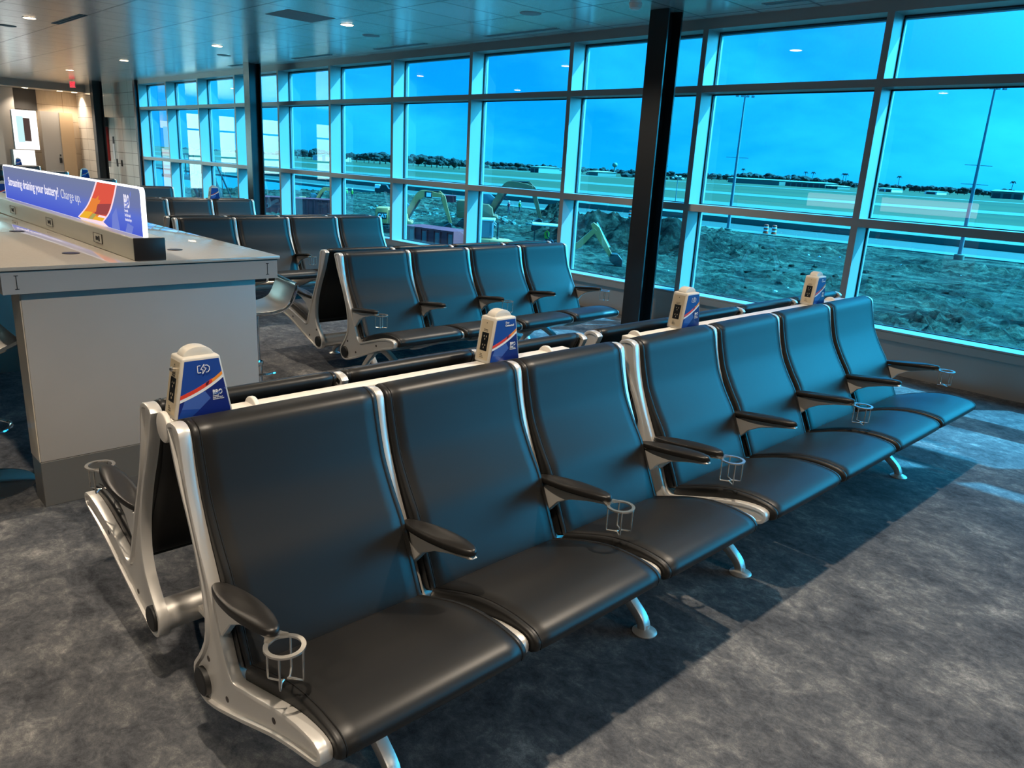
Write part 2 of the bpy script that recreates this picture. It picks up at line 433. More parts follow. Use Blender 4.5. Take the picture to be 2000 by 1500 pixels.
# soffit and recess at the west end
mb = MB(); mb.b2((XW, 4.7, 2.98), (-25.55, 7.18, ZC)); struct(mb.build('trim_2', 'soffit_white', smooth=False), 'dropped soffit along the far end')
mb = MB(); mb.b2((XW, 5.56, 2.42), (XW + .05, 6.12, 2.98)); struct(mb.build('trim_3', 'dark_recess', smooth=False))
mb = MB(); mb.b2((XW, 4.7, 0), (XW + .3, 5.5, 2.98)); struct(mb.build('wall_return', 'grey_wall', smooth=False)); pass
mb = MB(); mb.b2((XW, 6.12, 0), (XW + .30, 6.60, 2.40)); dgrey = struct(mb.build('door_1', 'grey_panel', smooth=False), 'grey door leaf in the far end wall')
mb = MB(); mb.b2((XW + .30, 6.50, .98), (XW + .33, 6.56, 1.12)); mb.b2((XW + .30, 6.515, 1.18), (XW + .325, 6.55, 1.22)); mb.build('door_handle', 'dark_line', dgrey)
mb = MB(); mb.b2((XW, 6.60, 0), (XW + .32, 6.95, 2.40)); struct(mb.build('trim_4', 'tan_panel', smooth=False), 'tan panel beside the grey door')

# window wall below the sill
mb = MB(); mb.b2((WX0, 7.205, 0), (XE, 7.5, .30)); mb.b2((WX0, 7.18, .305), (XE, 7.5, .372)); struct(mb.build('wall_north', 'sill_panel', smooth=False), 'brushed metal panelling under the windows')
# windows: one bay per object
YG = 7.40; MW = .062; B = 1.827
xm = [-3.011 - B * k for k in range(11)]; xm = [-3.011 + B * k for k in range(6, 0, -1)] + xm
xm = sorted(xm); xm[0] = WX0
zs = [(.375, .392), (1.273, 1.347), (2.469, 2.536), (3.07, ZC)]
for k, x0 in enumerate(xm):
    x1 = xm[k + 1] if k + 1 < len(xm) else XE
    w = MB()
    w.b2((x0, 7.18, .392), (x0 + MW, 7.43, 3.07))
    w.b2((x0, 7.182, .375), (x1, 7.43, .392))
    for (za, zb) in zs[1:3]: w.b2((x0 + MW, 7.18, za), (x1, 7.43, zb))
    w.b2((x0, 7.18, 3.07), (x1, 7.43, ZC))
    # outer cap frame
    for (za, zb) in zs[1:3]: w.b2((x0, 7.44, za), (x1, 7.47, zb))
    w.b2((x0, 7.43, 3.05), (x1, 7.50, ZC)); w.b2((x0 - .0, 7.44, .3), (x0 + MW, 7.47, 3.07))
    wo = struct(w.build('window_%d' % (k + 1), 'mullion', smooth=False))
    gs = MB()
    for (za, zb) in ((.392, 1.273), (1.347, 2.469), (2.536, 3.07)):
        xa, xb = x0 + MW, x1; q = .012
        gs.b2((xa, YG - .012, za), (xb, YG + .012, za + q * .6)); gs.b2((xa, YG - .012, zb - q), (xb, YG + .012, zb))
        gs.b2((xa, YG - .012, za), (xa + q, YG + .012, zb)); gs.b2((xb - q * .5, YG - .012, za), (xb, YG + .012, zb))
    gs.build('gasket', 'gasket', wo, smooth=False)
    for (za, zb) in ((.392, 1.273), (1.347, 2.469), (2.536, 3.07)):
        g_ = MB(); g_.quad((x0 + MW, YG, za), (x1, YG, za), (x1, YG, zb), (x0 + MW, YG, zb)); g_.build('glass_pane', 'tinted_glass', wo, smooth=False)

# ---------------------------------------------------------------- columns
def column(x, y, label):
    w = MB(); w.b2((0, 0, 0), (.225, .022, ZC)); w.b2((0, .215, 0), (.225, .237, ZC)); w.b2((.10, .02, 0), (.125, .217, ZC))
    o = w.build('steel_column', 'column_paint', None, (x, y, 0), bevel=.002, seg=1, smooth=False)
    return tag(o, label, 'column', 'black steel columns along the windows')
column(-5.05, 6.55, 'black steel column between the nearest benches and the windows')
column(-14.35, 6.72, 'black steel column in the middle distance, by the left part of the windows')
column(-23.3, 6.66, 'farthest black steel column, in front of the stone tile wall')

# ---------------------------------------------------------------- benches
FR = [(.070, .915), (.096, .844), (.136, .76), (.172, .69), (.218, .57), (.236, .46), (.220, .38), (.172, .31), (.138, .27), (.133, .235), (.142, .205), (.165, .184), (.20, .178), (.24, .186),
      (.294, .202), (.44, .258), (.592, .320), (.70, .355), (.785, .377), (.812, .387), (.826, .402), (.827, .424), (.815, .438), (.785, .444),
      (.72, .440), (.63, .421), (.52, .387), (.44, .363), (.402, .352), (.378, .358), (.356, .392), (.282, .56), (.228, .668), (.185, .77), (.160, .86), (.146, .932), (.135, .952), (.112, .962), (.080, .959), (.058, .944)]
FRS = [p_ for p_ in smoothp(FR + [FR[0]], 2)][:-1]
def frame_mesh(end=False):
    mb = MB(); w = .0165 if end else .013
    mb.prism(FRS, -w, w)
    bm = mb.bm
    bmesh.ops.recalc_face_normals(bm, faces=bm.faces)
    ed = [e for e in bm.edges if e.calc_face_angle(0) > R(60)]
    bmesh.ops.bevel(bm, geom=ed, offset=.0028, segments=2, affect='EDGES', profile=.5)
    big = sorted(bm.faces, key=lambda f: -f.calc_area())[:2]
    r = bmesh.ops.inset_individual(bm, faces=big, thickness=.009, depth=0)
    r = bmesh.ops.inset_individual(bm, faces=big, thickness=.003, depth=-.009)
    return mb.mesh('side_frame', 'aluminium', sharp=27)
FM_END, FM_MID = frame_mesh(True), frame_mesh(False)
BACK = [(.118, .962), (.136, .945), (.152, .885), (.170, .82), (.192, .757), (.240, .672), (.288, .60), (.318, .535), (.345, .475), (.372, .415), (.388, .378)]
BACKR = [(.372, .366), (.352, .375), (.318, .43), (.290, .50), (.262, .56), (.210, .645), (.160, .735), (.128, .82), (.098, .90), (.076, .945), (.084, .963), (.100, .968)]
SEAT = [(.400, .384), (.45, .402), (.51, .424), (.575, .444), (.65, .460), (.735, .465), (.79, .461), (.822, .455), (.842, .444), (.852, .428), (.848, .408)]
SEATB = [(.832, .396), (.80, .392), (.70, .396), (.60, .385), (.50, .362), (.42, .338), (.395, .342), (.388, .362)]
BACK = [(a + .016 - .008 * (k == 0), b_) for k, (a, b_) in enumerate(BACK)]
BACKP = smoothp(BACK, 3) + smoothp(BACKR, 2)[0:]
SEATP = smoothp(SEAT, 3) + smoothp(SEATB, 2)[0:]
def cushion(name, prof, W):
    """loft of the profile across the width W with rounded-in ends"""
    cx = sum(p[0] for p in prof) / len(prof); cz = sum(p[1] for p in prof) / len(prof)
    mb = MB(); rings = []
    # shrink normals
    n = len(prof); nor = []
    area = sum(prof[i][0] * prof[(i + 1) % n][1] - prof[(i + 1) % n][0] * prof[i][1] for i in range(n))
    sg = 1 if area > 0 else -1
    for i in range(n):
        a, b_ = prof[i - 1], prof[(i + 1) % n]; dx, dz = b_[0] - a[0], b_[1] - a[1]; l = math.hypot(dx, dz) or 1
        nor.append((-dz / l * sg, dx / l * sg))
    for yy, sh in ((.0, .011), (.001, .006), (.004, .002), (.010, 0.), (.016, .0), (.0175, .0022), (.0195, .0), (.06, -.0012), (W / 2, -.0022), (W - .06, -.0012), (W - .0195, 0.), (W - .0175, .0022), (W - .016, 0.), (W - .010, 0.), (W - .004, .002), (W - .001, .006), (W, .011)):
        rings.append([mb.bm.verts.new((p[0] + q[0] * sh, yy, p[1] + q[1] * sh)) for p, q in zip(prof, nor)])
    for A, B_ in zip(rings, rings[1:]):
        for k in range(n): mb._f([A[k], A[(k + 1) % n], B_[(k + 1) % n], B_[k]], True)
    mb._f(rings[0]); mb._f(list(reversed(rings[-1])))
    return mb.mesh(name, 'leather', sharp=50)
def piping_mesh(prof, nm):
    return MB().tube([(p[0] - .0005, 0, p[1]) for p in prof], .0017, 5).mesh(nm, 'leather_edge')
def arm_meshes():
    s = MB()
    s.prism([(.30, .555), (.36, .57), (.50, .584), (.60, .592), (.612, .588), (.60, .582), (.52, .566), (.44, .542), (.385, .512), (.355, .478), (.33, .45), (.322, .462), (.30, .52)], -.012, .012)
    sup = s.mesh('arm_bracket', 'aluminium', bevel=.003, seg=1)
    p = MB()
    out = []
    for i in range(40):
        a = 2 * math.pi * i / 40; u = math.cos(a); v = math.sin(a)
        L = .165; x = .445 + L * math.copysign(abs(u) ** .8, u)
        wd = .038 * (1 - .22 * max(0, -u) - .12 * max(0, u)); out.append((x, wd * math.copysign(abs(v) ** .85, v)))
    rings = []
    for (sc, dz) in ((.93, .002), (.99, .004), (1., .008), (1., .016), (.975, .0205), (.93, .0225), (.6, .0235)):
        rings.append([p.bm.verts.new((.445 + (x - .445) * sc, y * sc, .560 + (x - .28) * .115 - (x - .28) ** 2 * .06 + dz)) for x, y in out])
    for A, B_ in zip(rings, rings[1:]):
        for k in range(40): p._f([A[k], A[(k + 1) % 40], B_[(k + 1) % 40], B_[k]], True)
    p._f(list(reversed(rings[0]))); p._f(rings[-1])
    pad = p.mesh('arm_pad', 'arm_plastic', sharp=50)
    c = MB(); cx, cz, ro, ri = .652, .590, .0470, .0362
    seg = 36
    rr = [[c.bm.verts.new((cx + r * math.cos(2 * math.pi * k / seg), r * math.sin(2 * math.pi * k / seg), cz + h)) for k in range(seg)] for r, h in ((ro, 0), (ro, .005), (ri, .005), (ri, 0))]
    for i in range(4):
        A, B_ = rr[i], rr[(i + 1) % 4]
        for k in range(seg): c._f([A[k], A[(k + 1) % seg], B_[(k + 1) % seg], B_[k]])
    c.prism([(.585, -.014), (.612, -.03), (.625, -.025), (.613, 0), (.625, .025), (.612, .03), (.585, .014)], cz, cz + .005, 'z')
    wr = .0026; rw = .041
    A = [(rw * math.cos(a), rw * math.sin(a)) for a in (R(45), R(135), R(225), R(315))]
    for a, b_ in ((0, 1), (2, 3)):
        (ax, ay), (bx, by) = A[a], A[b_]; zb = cz - .083
        mid = [(cx + (ax + bx) / 2 * k_ + 0, (ay + by) / 2 * k_) for k_ in (.12,)]
        pts = [(cx + ax, ay, cz + .001), (cx + ax, ay, zb + .006), (cx + ax * .96, ay * .96, zb)]
        for q in (.2, .4, .6, .8, 1.):
            w_ = math.sin(q * math.pi / 2)
            pts.append((cx + ax * .9 * (1 - w_) + 0, ay * (1 - q) * .9 + ay * .12 * q, zb))
        pts2 = [(cx + bx, by, cz + .001), (cx + bx, by, zb + .006), (cx + bx * .96, by * .96, zb)]
        for q in (.2, .4, .6, .8, 1.):
            w_ = math.sin(q * math.pi / 2)
            pts2.append((cx + bx * .9 * (1 - w_), by * (1 - q) * .9 + by * .12 * q, zb))
        c.tube(pts + list(reversed(pts2)), wr, 6)
    cup = c.mesh('cup_holder', 'satin_steel', sharp=35)
    return sup, pad, cup
ARM_B, ARM_P, ARM_C = arm_meshes()
def leg_mesh():
    m_ = MB()
    m_.bar(smoothp([(.215, .245, .05), (.33, .215, .046), (.46, .155, .042), (.565, .085, .038), (.612, .045, .036), (.625, .012, .034)], 3), .04, .04)
    m_.bar(smoothp([(.20, .235, .05), (.16, .20, .046), (.09, .13, .04), (.02, .055, .034), (-.005, .012, .032)], 3), .04, .04)
    return m_.mesh('leg', 'aluminium', bevel=.005, seg=2, sharp=40)
def foot_mesh(x):
    return MB().lathe([(.047, 0), (.047, .003), (.040, .008), (.016, .017), (.013, .03)], 24, (x, 0, 0)).mesh('foot', 'aluminium', sharp=40)
LEG = leg_mesh(); FT1, FT2 = foot_mesh(.628), foot_mesh(-.008)
CACHE = {}
def bench(n, pitch, rings, label, loc, rz=0., group=None, legs=None):
    t_ = thing('beam_seating', label, 'airport seating', loc, rz, group)
    L = n * pitch; W = pitch - .034
    key = (n, round(pitch, 3))
    if key not in CACHE:
        bm_ = MB().tube([(.192, -.0, .238), (.192, L, .238)], .050, 24).mesh('beam', 'aluminium')
        CACHE[key] = (cushion('backrest', BACKP, W), cushion('seat', SEATP, W), piping_mesh(smoothp(BACK, 3), 'seam_piping'), piping_mesh(smoothp(SEAT, 3), 'seam_piping'), bm_)
    bk, st, p1, p2, beam = CACHE[key]
    add('beam', beam, t_)
    for k in range(n):
        y0 = k * pitch + .017
        o = add('backrest', bk, t_, (0, y0, 0)); add('seam_piping', p1, o, (0, .0185, 0)); add('seam_piping', p1, o, (0, W - .0185, 0))
        o = add('seat', st, t_, (0, y0, 0)); add('seam_piping', p2, o, (0, .0185, 0)); add('seam_piping', p2, o, (0, W - .0185, 0))
    for k in range(n + 1):
        near = (n if rz else 0)
        fo = add('side_frame', FM_END if k == near else FM_MID, t_, (0, k * pitch, 0))
        if k in (0, n):
            s_ = -1 if k == 0 else 1
            for (a, b_) in ((.335, .262), (.60, .365), (.225, .325)):
                if k == 0 or a < 9: MB().lathe([(.0085, .0074 * s_), (.0085, .0086 * s_)], 14, (a, 0, b_), 'y').build('bolt', 'rail_cap', fo)
            e_ = MB().lathe([(.041, .006 * s_), (.041, .021 * s_), (.036, .024 * s_)], 28, (.192, 0, .238), 'y').build('end_cap', 'black_plastic', fo)
        if rings[k] is not None:
            a = add('armrest', ARM_B, t_, (0, k * pitch, 0)); add('arm_pad', ARM_P, a)
            if rings[k]: add('cup_holder', ARM_C, a)
    for ly in (legs or (.28, L - .39)):
        g = add('leg', LEG, t_, (0, ly, 0)); add('foot', FT1, g); add('foot', FT2, g)
    return t_
r4 = [1, 0, 1, 0, 1]
X1 = -2.03
bench(3, .596, [1, 0, 1, 0], 'nearest three-seat bench facing us, black seats with silver cup rings', (X1, .688, 0), 0, None, (.32, 1.45))
bench(4, .610, r4, 'four-seat black bench facing the camera side, just behind the nearest bench, towards the windows', (X1, 2.575, 0), 0, None, (.25, 2.04))
bench(3, .595, [0, 0, 1, 1], 'three-seat bench back to back with the nearest bench, facing the counter', (X1 - .0, .69 + 3 * .595, 0), math.pi, None, (.36, 1.47))
bench(4, .610, r4, 'four-seat bench facing away, only its back tops seen behind the second bench', (X1 - .0, 2.575 + 4 * .61, 0), math.pi, None, (.36, 2.19))
X2 = -5.04
bench(4, .605, r4, 'four-seat bench in the middle row facing us, beside the black column', (X2, 2.99, 0), 0)
bench(4, .605, [1, 0, 1, 0, 0], 'back-to-back partner of the middle row bench, armrest without cup ring near the bar stool', (X2, 2.99 + 4 * .605, 0), math.pi)
X3 = -8.02
bench(4, .605, [0, 0, 1, 0, 1], 'black bench facing us behind the right corner of the charging counter', (X3, 2.93, 0), 0)
bench(4, .605, r4, 'bench hidden behind the one at the counter corner, only its top edge seen', (X3, 2.93 + 4 * .605, 0), math.pi)
X4 = -10.9
bench(4, .605, r4, 'black bench fourth row back, below the blue tower beside the dark column', (X4, 2.69, 0), 0)
bench(4, .605, r4, 'rear-facing bench of the fourth row, mostly hidden behind the front one', (X4, 2.69 + 4 * .605, 0), math.pi)
X5 = -14.1
bench(4, .605, r4, 'bench seen right of the lit sign, its single back top against the far windows', (X5, 2.76, 0), 0)
bench(4, .605, r4, 'bench just past the counter at the left edge of the photo, beyond the sign', (X4, 2.6, 0), math.pi)
bench(4, .605, r4, 'dark bench row whose top shows above the middle of the lit sign', (-16.6, 2.6, 0), 0)
bench(4, .605, r4, 'bench row catching pale blue light above the left half of the lit sign', (-19.9, 2.62, 0), 0)
bench(4, .605, r4, 'farthest dark bench, above the left end of the lit sign', (-23.3, 2.85, 0), 0)

# ---------------------------------------------------------------- power rails and charging towers
def rail(x, y0, y1, label, discs):
    w = MB(); w.b2((-.028, y0, .928), (.028, y1, .950))
    for d in discs: w.lathe([(.040, d - .008), (.043, d - .005), (.043, d + .005), (.040, d + .008)], 28, (0, 0, .928), 'y')
    for d in (y0 + .12, y1 - .12): w.b2((-.012, d - .012, .245), (.012, d + .012, .93)); w.b2((-.17, d - .012, .235), (.17, d + .012, .257))
    o = w.build('power_rail', 'rail_white', None, (x, 0, 0), bevel=.003, seg=2)
    return tag(o, label, 'power rail', 'white power rails between the seat backs')
rail(-2.01, .69, 2.27, 'white power rail between the backs of the nearest benches', (.682, .93, 2.15))
rail(-2.01, 2.66, 4.86, 'white power rail between the backs of the second pair of benches', (2.72, 4.68))

def logo_bro(M, u, v, s, parent, mats=('print_white', 'blue_panel', 'print_lilac'), kx=1.):
    M = M @ Matrix.Translation((u, 0, 0)) @ Matrix.Diagonal((kx, 1, 1, 1)); u = 0
    """the three heavy letters with a swoosh through them, a small plane and three lines of small text"""
    W_, Bm, Lm = mats
    me = text_mesh('logo', 'BRO', s * .62, W_, .0003, s * .022, .72)
    place_text(me, M, parent, 'logo', u, v - s * .45, .0012)
    P = []
    sw = [(u - .05 * s, v - .42 * s), (u + .35 * s, v - .40 * s), (u + .75 * s, v - .28 * s), (u + .98 * s, v - .06 * s), (u + .75 * s, v - .34 * s), (u + .35 * s, v - .46 * s)]
    P.append((Bm, sw))
    sw2 = [(a + .02 * s, b_ + .12 * s) for a, b_ in sw]; P.append((Bm, sw2))
    P.append((Lm, [(u + 1.02 * s, v + .0 * s), (u + 1.28 * s, v + .16 * s), (u + 1.16 * s, v - .10 * s), (u + 1.10 * s, v - .01 * s)]))
    flat('logo_swoosh', P, M, parent, .0003, .0016)
    for k, w_ in enumerate(('Brownsville', 'South Padre Island', 'International Airport')):
        me = text_mesh('logo_caption', w_, s * .15, W_, .0002, s * .003, .8)
        place_text(me, M, parent, 'logo_caption', u, v - s * (.62 + .155 * k), .0012)

def tower(x, y, label, kind, qr=False, simple=False, key=False):
    t_ = thing('charging_tower', label, 'charging station', (x, y, 0), 0, 'blue charging towers on the bench rails')
    zb, zt, wb, wt, d = .9505, 1.118, .079, .050, .040
    w = MB()
    # trapezoid body, prism along x
    w.prism([(-wb, zb), (wb, zb), (wt, zt), (-wt, zt)], -d, d, 'x')
    body = w.build('body', 'tower_plastic', t_, bevel=.006, seg=3, sharp=40)
    h = MB()
    arc = [(.042 * math.cos(a), zt - .004 + .028 * math.sin(a)) for a in [math.pi * k / 16 for k in range(17)]]
    h.prism(arc, -.022, .022, 'x'); h.build('handle', 'tower_plastic', t_, bevel=.003, seg=2, sharp=40)
    # blue printed panels on both broad faces
    for sx in (1, -1):
        hgt = zt - zb
        M = face_M((sx * (d + .0002), 0, zb), (0, sx, 0), (0, 0, 1))
        def lim(v, m_=.006): return wb + (wt - wb) * v / hgt - m_
        v0, v1 = .006, hgt - .009
        P = [('blue_panel', [(-lim(v0), v0), (lim(v0), v0), (lim(v1), v1), (-lim(v1), v1)])]
        # lower dark field and facets
        cur = lambda q: (.048 + .019 * (q + 1) + .0045 * (q + 1) ** 2)
        def cpt(q, off): v = cur(q) + off; return (q * lim(v, .0062), v)
        qs = [-1 + 2 * k / 14 for k in range(15)]
        P.append(('blue_dark', [(-lim(v0), v0), (lim(v0), v0)] + [cpt(q, 0) for q in reversed(qs)]))
        P.append(('blue_light', [cpt(-.8, 0), (-.060, .030), (-.012, .024), (.018, .050), cpt(.05, 0), cpt(-.3, 0)]))
        P.append(('blue_panel', [(-.060, .030), (-lim(v0), v0), (-.035, v0), (-.012, .024)]))
        P.append(('print_white', [cpt(q, 0) for q in qs] + [cpt(q, .0085) for q in reversed(qs)]))
        qa = [q for q in qs if q <= .45]; qb = [q for q in qs if q >= .45 - .15]
        P.append(('print_red', [cpt(q, .0085) for q in qa] + [cpt(q, .0085 + .011) for q in reversed(qa)]))
        P.append(('print_orange', [cpt(q, .0085) for q in qb] + [cpt(q, .0085 + .009) for q in reversed(qb)]))
        P.append(('print_maroon', [cpt(.1, .012), cpt(.22, .010), cpt(.32, .019), cpt(.14, .0195)]))
        flat('print_panel', P, M, t_, .0004)
        if simple: continue
        if not qr:
            cx, cy, q = 0.002, .134, .0019
            Q = []
            def line(pts, wd=.0019):
                for (a, b_), (c, d_) in zip(pts, pts[1:]):
                    l = math.hypot(c - a, d_ - b_); nx, ny = -(d_ - b_) / l * wd / 2, (c - a) / l * wd / 2
                    Q.append(('print_white', [(a + nx, b_ + ny), (a - nx, b_ - ny), (c - nx, d_ - ny), (c + nx, d_ + ny)]))
            line([(cx - .007, cy + .0095), (cx - .014, cy + .0095), (cx - .015, cy + .008), (cx - .015, cy - .008), (cx - .014, cy - .0095), (cx - .006, cy - .0095)])
            line([(cx + .005, cy + .0095), (cx + .011, cy + .0095), (cx + .014, cy + .006), (cx + .016, cy + .005), (cx + .016, cy - .005), (cx + .014, cy - .006), (cx + .012, cy - .0095), (cx + .006, cy - .0095)])
            line([(cx + .002, cy + .013), (cx - .0075, cy - .001), (cx - .001, cy - .002), (cx - .003, cy - .013), (cx + .0075, cy + .002), (cx + .001, cy + .003), (cx + .002, cy + .013)], .0016)
            flat('battery_symbol', Q, M, t_, .0003, .0016)
        else:
            place_text(text_mesh('print_text', 'Stay', .011, 'print_white', .0002, 0), M, t_, 'print_text', -.004, .144, .0016)
            place_text(text_mesh('print_text', 'Connected!', .0105, 'print_white', .0002, .0003, .85), M, t_, 'print_text', -.004, .133, .0016)
        logo_bro(M, .024, .072, .030, t_)
    # socket plates on the two narrow faces
    sl = math.atan2(wb - wt, zt - zb)
    for sy in (-1, 1):
        M = face_M((0, sy * (wb + .0003), zb), (-sy if False else (1 if sy < 0 else -1), 0, 0), (0, -sy * math.sin(sl), math.cos(sl)))
        P = [('tower_face', [(-.030, .012), (.030, .012), (.030, .158), (-.030, .158)])]
        P.append(('socket_black', [(-.018, .045), (.018, .045), (.018, .112), (-.018, .112)]))
        for (a, b_) in ((-.006, .098), (.006, .098), (0, .088), (-.006, .066), (.006, .066), (0, .056)):
            P.append(('tower_face', [(a - .0015, b_ - .003), (a + .0015, b_ - .003), (a + .0015, b_ + .003), (a - .0015, b_ + .003)]))
        for k in range(2): P.append(('rail_cap', [(-.012, .117 + .005 * k), (.010, .117 + .005 * k), (.010, .1185 + .005 * k), (-.012, .1185 + .005 * k)]))
        for k in range(3): P.append(('rail_cap', [(-.013, .020 + .006 * k), (.006 - .004 * k, .020 + .006 * k), (.006 - .004 * k, .0215 + .006 * k), (-.013, .0215 + .006 * k)]))
        P.append(('rail_cap', [(.002 * math.cos(a), .147 + .002 * math.sin(a)) for a in [k * math.pi / 4 for k in range(8)]]))
        flat('socket_plate', P, M, t_, .0006)
        if key and sy < 0:
            k_ = MB().lathe([(.007, 0), (.007, .010), (.004, .014)], 16).build('key_lock', 'polished_metal', t_)
            k_.matrix_local = M @ Matrix.Translation((.004, .134, 0))
    return t_
tower(-2.01, .775, 'nearest charging tower with key lock, at the near end of the front bench', 0, key=True)
tower(-2.01, 1.883, 'charging tower printed Stay Connected, second from the camera on the near rail', 1, qr=True)
tower(-2.01, 3.09, 'charging tower between the black column and the second bench, battery symbol on blue panel', 2)
tower(-2.01, 4.43, 'charging tower on the second rail closest to the windows', 3, qr=True)
for (x, y, l) in ((X4, 4.60, 'small dark blue charging tower beside the second black column'), (X4 - .02, 2.08, 'blue charging tower cut by the left edge of the photo, beyond the sign'),
                  (-16.9, 4.60, 'blue charging tower above the middle of the lit sign, with white side'), (-23.3, 4.83, 'blue charging tower in front of the glowing white display')):
    tower(x, y, l, 2, simple=True)
    if x < -11.5 or y < 2.6:
        pass
rail(X4, 2.0, 5.0, 'white power rail of the fourth bench row', ())
rail(-16.9, 2.8, 4.9, 'white power rail of the bench row above the middle of the sign', ())
rail(-23.3, 3.0, 5.1, 'white power rail of the farthest bench row', ())

# ---------------------------------------------------------------- charging counter
ct = thing('charging_counter', 'long grey charging counter with glossy top at the left', 'counter', (0, 0, 0))
XN = -3.76; XF = -8.3; YA, YB = .665, 1.905
w = MB(); w.b2((XF - .012, YA - .012, 1.108), (XN + .012, YB + .012, 1.126)); w.build('counter_top', 'counter_top', ct, bevel=.004, seg=2)
w = MB()
w.b2((XN - .03, YA, 1.008), (XN, YB, 1.106)); w.b2((XF, YA, 1.008), (XF + .03, YB, 1.106)); w.b2((XF + .03, YA, 1.008), (XN - .03, YA + .03, 1.106)); w.b2((XF + .03, YB - .03, 1.008), (XN - .03, YB, 1.106))
w.b2((XF + .03, YA + .03, 1.02), (XN - .03, YB - .03, 1.106))
ap = w.build('apron', 'counter_laminate', ct, smooth=False)
w = MB()
for yy in (.72, YB - .055):
    w.b2((XN, yy - .0015, 1.028), (XN + .0012, yy + .0015, 1.088)); w.b2((XN, yy - .008, 1.085), (XN + .0012, yy + .008, 1.088)); w.b2((XN, yy - .008, 1.028), (XN + .0012, yy + .008, 1.031))
w.b2((XN, YA, 1.1035), (XN + .0012, YB, 1.1065))
w.build('joint_mark', 'dark_line', ap, smooth=False)
for x0 in (-3.80, -6.36):
    w = MB(); w.b2((x0 - .16, .735, .222), (x0, 1.80, 1.01)); e_ = w.build('end_panel', 'counter_laminate', ct, bevel=.004, seg=2)
    w = MB(); w.b2((x0 - .16, .731, .222), (x0 - .004, .735, 1.01)); w.build('panel_edge', 'counter_edge', e_, smooth=False)
    w = MB(); w.b2((x0 - .158, .733, 0), (x0 - .002, 1.80, .220)); w.build('plinth', 'counter_plinth', ct, bevel=.002, seg=1)
w = MB(); w.b2((XF, 1.20, 1.1265), (XN - .006, 1.342, 1.232)); rl = w.build('power_strip', 'rail_steel', ct, bevel=.007, seg=3, sharp=40)
w = MB(); w.b2((XN - .006, 1.20, 1.1265), (XN - .0, 1.342, 1.232)); w.build('strip_cap', 'rail_cap', rl, bevel=.003, seg=2)
for (xa, xb) in ((-4.35, -4.215), (-5.255, -5.12), (-6.16, -6.02), (-7.06, -6.92)):
    w = MB(); w.b2((xa, 1.197, 1.155), (xb, 1.2005, 1.203))
    o_ = w.build('outlet', 'rail_steel', rl, bevel=.001, seg=1)
    w = MB(); xm_ = (xa + xb) / 2
    for (a, b_, c, d_) in ((xa, xb, 1.2022, 1.2035), (xa, xb, 1.1545, 1.1558), (xa - .001, xa + .001, 1.155, 1.203), (xb - .001, xb + .001, 1.155, 1.203), (xm_ + .012, xm_ + .030, 1.166, 1.192), (xm_ - .03, xm_ - .014, 1.168, 1.188), (xm_ - .008, xm_ + .004, 1.170, 1.186)):
        w.b2((a, 1.1955, c), (b_, 1.198, d_))
    w.build('outlet_slots', 'dark_line', o_, smooth=False)
for (a, b_) in ((-4.13, 1.03), (-5.2, 1.03), (-4.13, 1.52), (-5.2, 1.52), (-6.4, 1.03), (-6.4, 1.52)):
    MB().lathe([(.038, 1.126), (.038, 1.1285), (.034, 1.129)], 24, (a, b_, 0)).build('grommet', 'rail_cap', ct)
# lit sign standing on the strip
sg = thing('lit_sign', 'edge-lit blue sign reading Streaming draining your battery? Charge up.', 'sign', (0, 0, 0))
SX0, SX1, SZ0, SZ1, SY = -6.53, -3.775, 1.233, 1.458, 1.262
def rrect(a, b_, c, d_, r, n=6):
    P = [(a, c), (b_, c)]
    for cx, cz, a0 in ((b_ - r, d_ - r, 0), (a + r, d_ - r, 90)):
        for k in range(n + 1):
            an = R(a0 + 90 * k / n); P.append((cx + r * math.cos(an), cz + r * math.sin(an)))
    return P
w = MB(); w.prism(rrect(SX0, SX1, SZ0, SZ1, .025), SY - .008, SY + .010); w.build('acrylic_edge', 'edge_glow', sg, sharp=40)
M = face_M((SX0, SY - .0082, SZ0), (1, 0, 0), (0, 0, 1))
Wd, Hd = SX1 - SX0, SZ1 - SZ0
w = MB(); w.prism(rrect(SX0 + .012, SX1 - .014, SZ0, SZ1 - .008, .02), SY - .0095, SY - .0081); w.build('sign_face', 'sign_blue', sg, smooth=False)
def sx(x): return x - SX0
def sz(z_): return z_ - SZ0
outer = smoothp([(sx(-4.425), sz(1.45)), (sx(-4.50), sz(1.39)), (sx(-4.62), sz(1.315)), (sx(-4.80), sz(1.243))], 5)
rgt = smoothp([(sx(-4.095), sz(1.45)), (sx(-4.155), sz(1.38)), (sx(-4.235), sz(1.31)), (sx(-4.35), sz(1.254))], 5)
PB = [('sign_band_white', outer + [(sx(-4.74), sz(1.234)), (sx(-4.28), sz(1.234))] + [(sx(-4.365), sz(1.254))] + list(reversed(rgt)))]
inn = [(a + .025, b_) for a, b_ in outer]; inr = [(a - .02, b_) for a, b_ in rgt]
def LR(q):
    n_ = len(inn) - 1; k_ = min(n_ - 1, int(q * n_)); f_ = q * n_ - k_
    return [tuple(P_[k_][c] * (1 - f_) + P_[k_ + 1][c] * f_ for c in (0, 1)) for P_ in (inn, inr)]
def seg_(q0, q1, a0=0., a1=1.):
    L_, R_ = [], []
    for k_ in range(7):
        l_, r__ = LR(q0 + (q1 - q0) * k_ / 6); L_.append(tuple(l_[c] * (1 - a0) + r__[c] * a0 for c in (0, 1))); R_.append(tuple(l_[c] * (1 - a1) + r__[c] * a1 for c in (0, 1)))
    return L_ + list(reversed(R_))
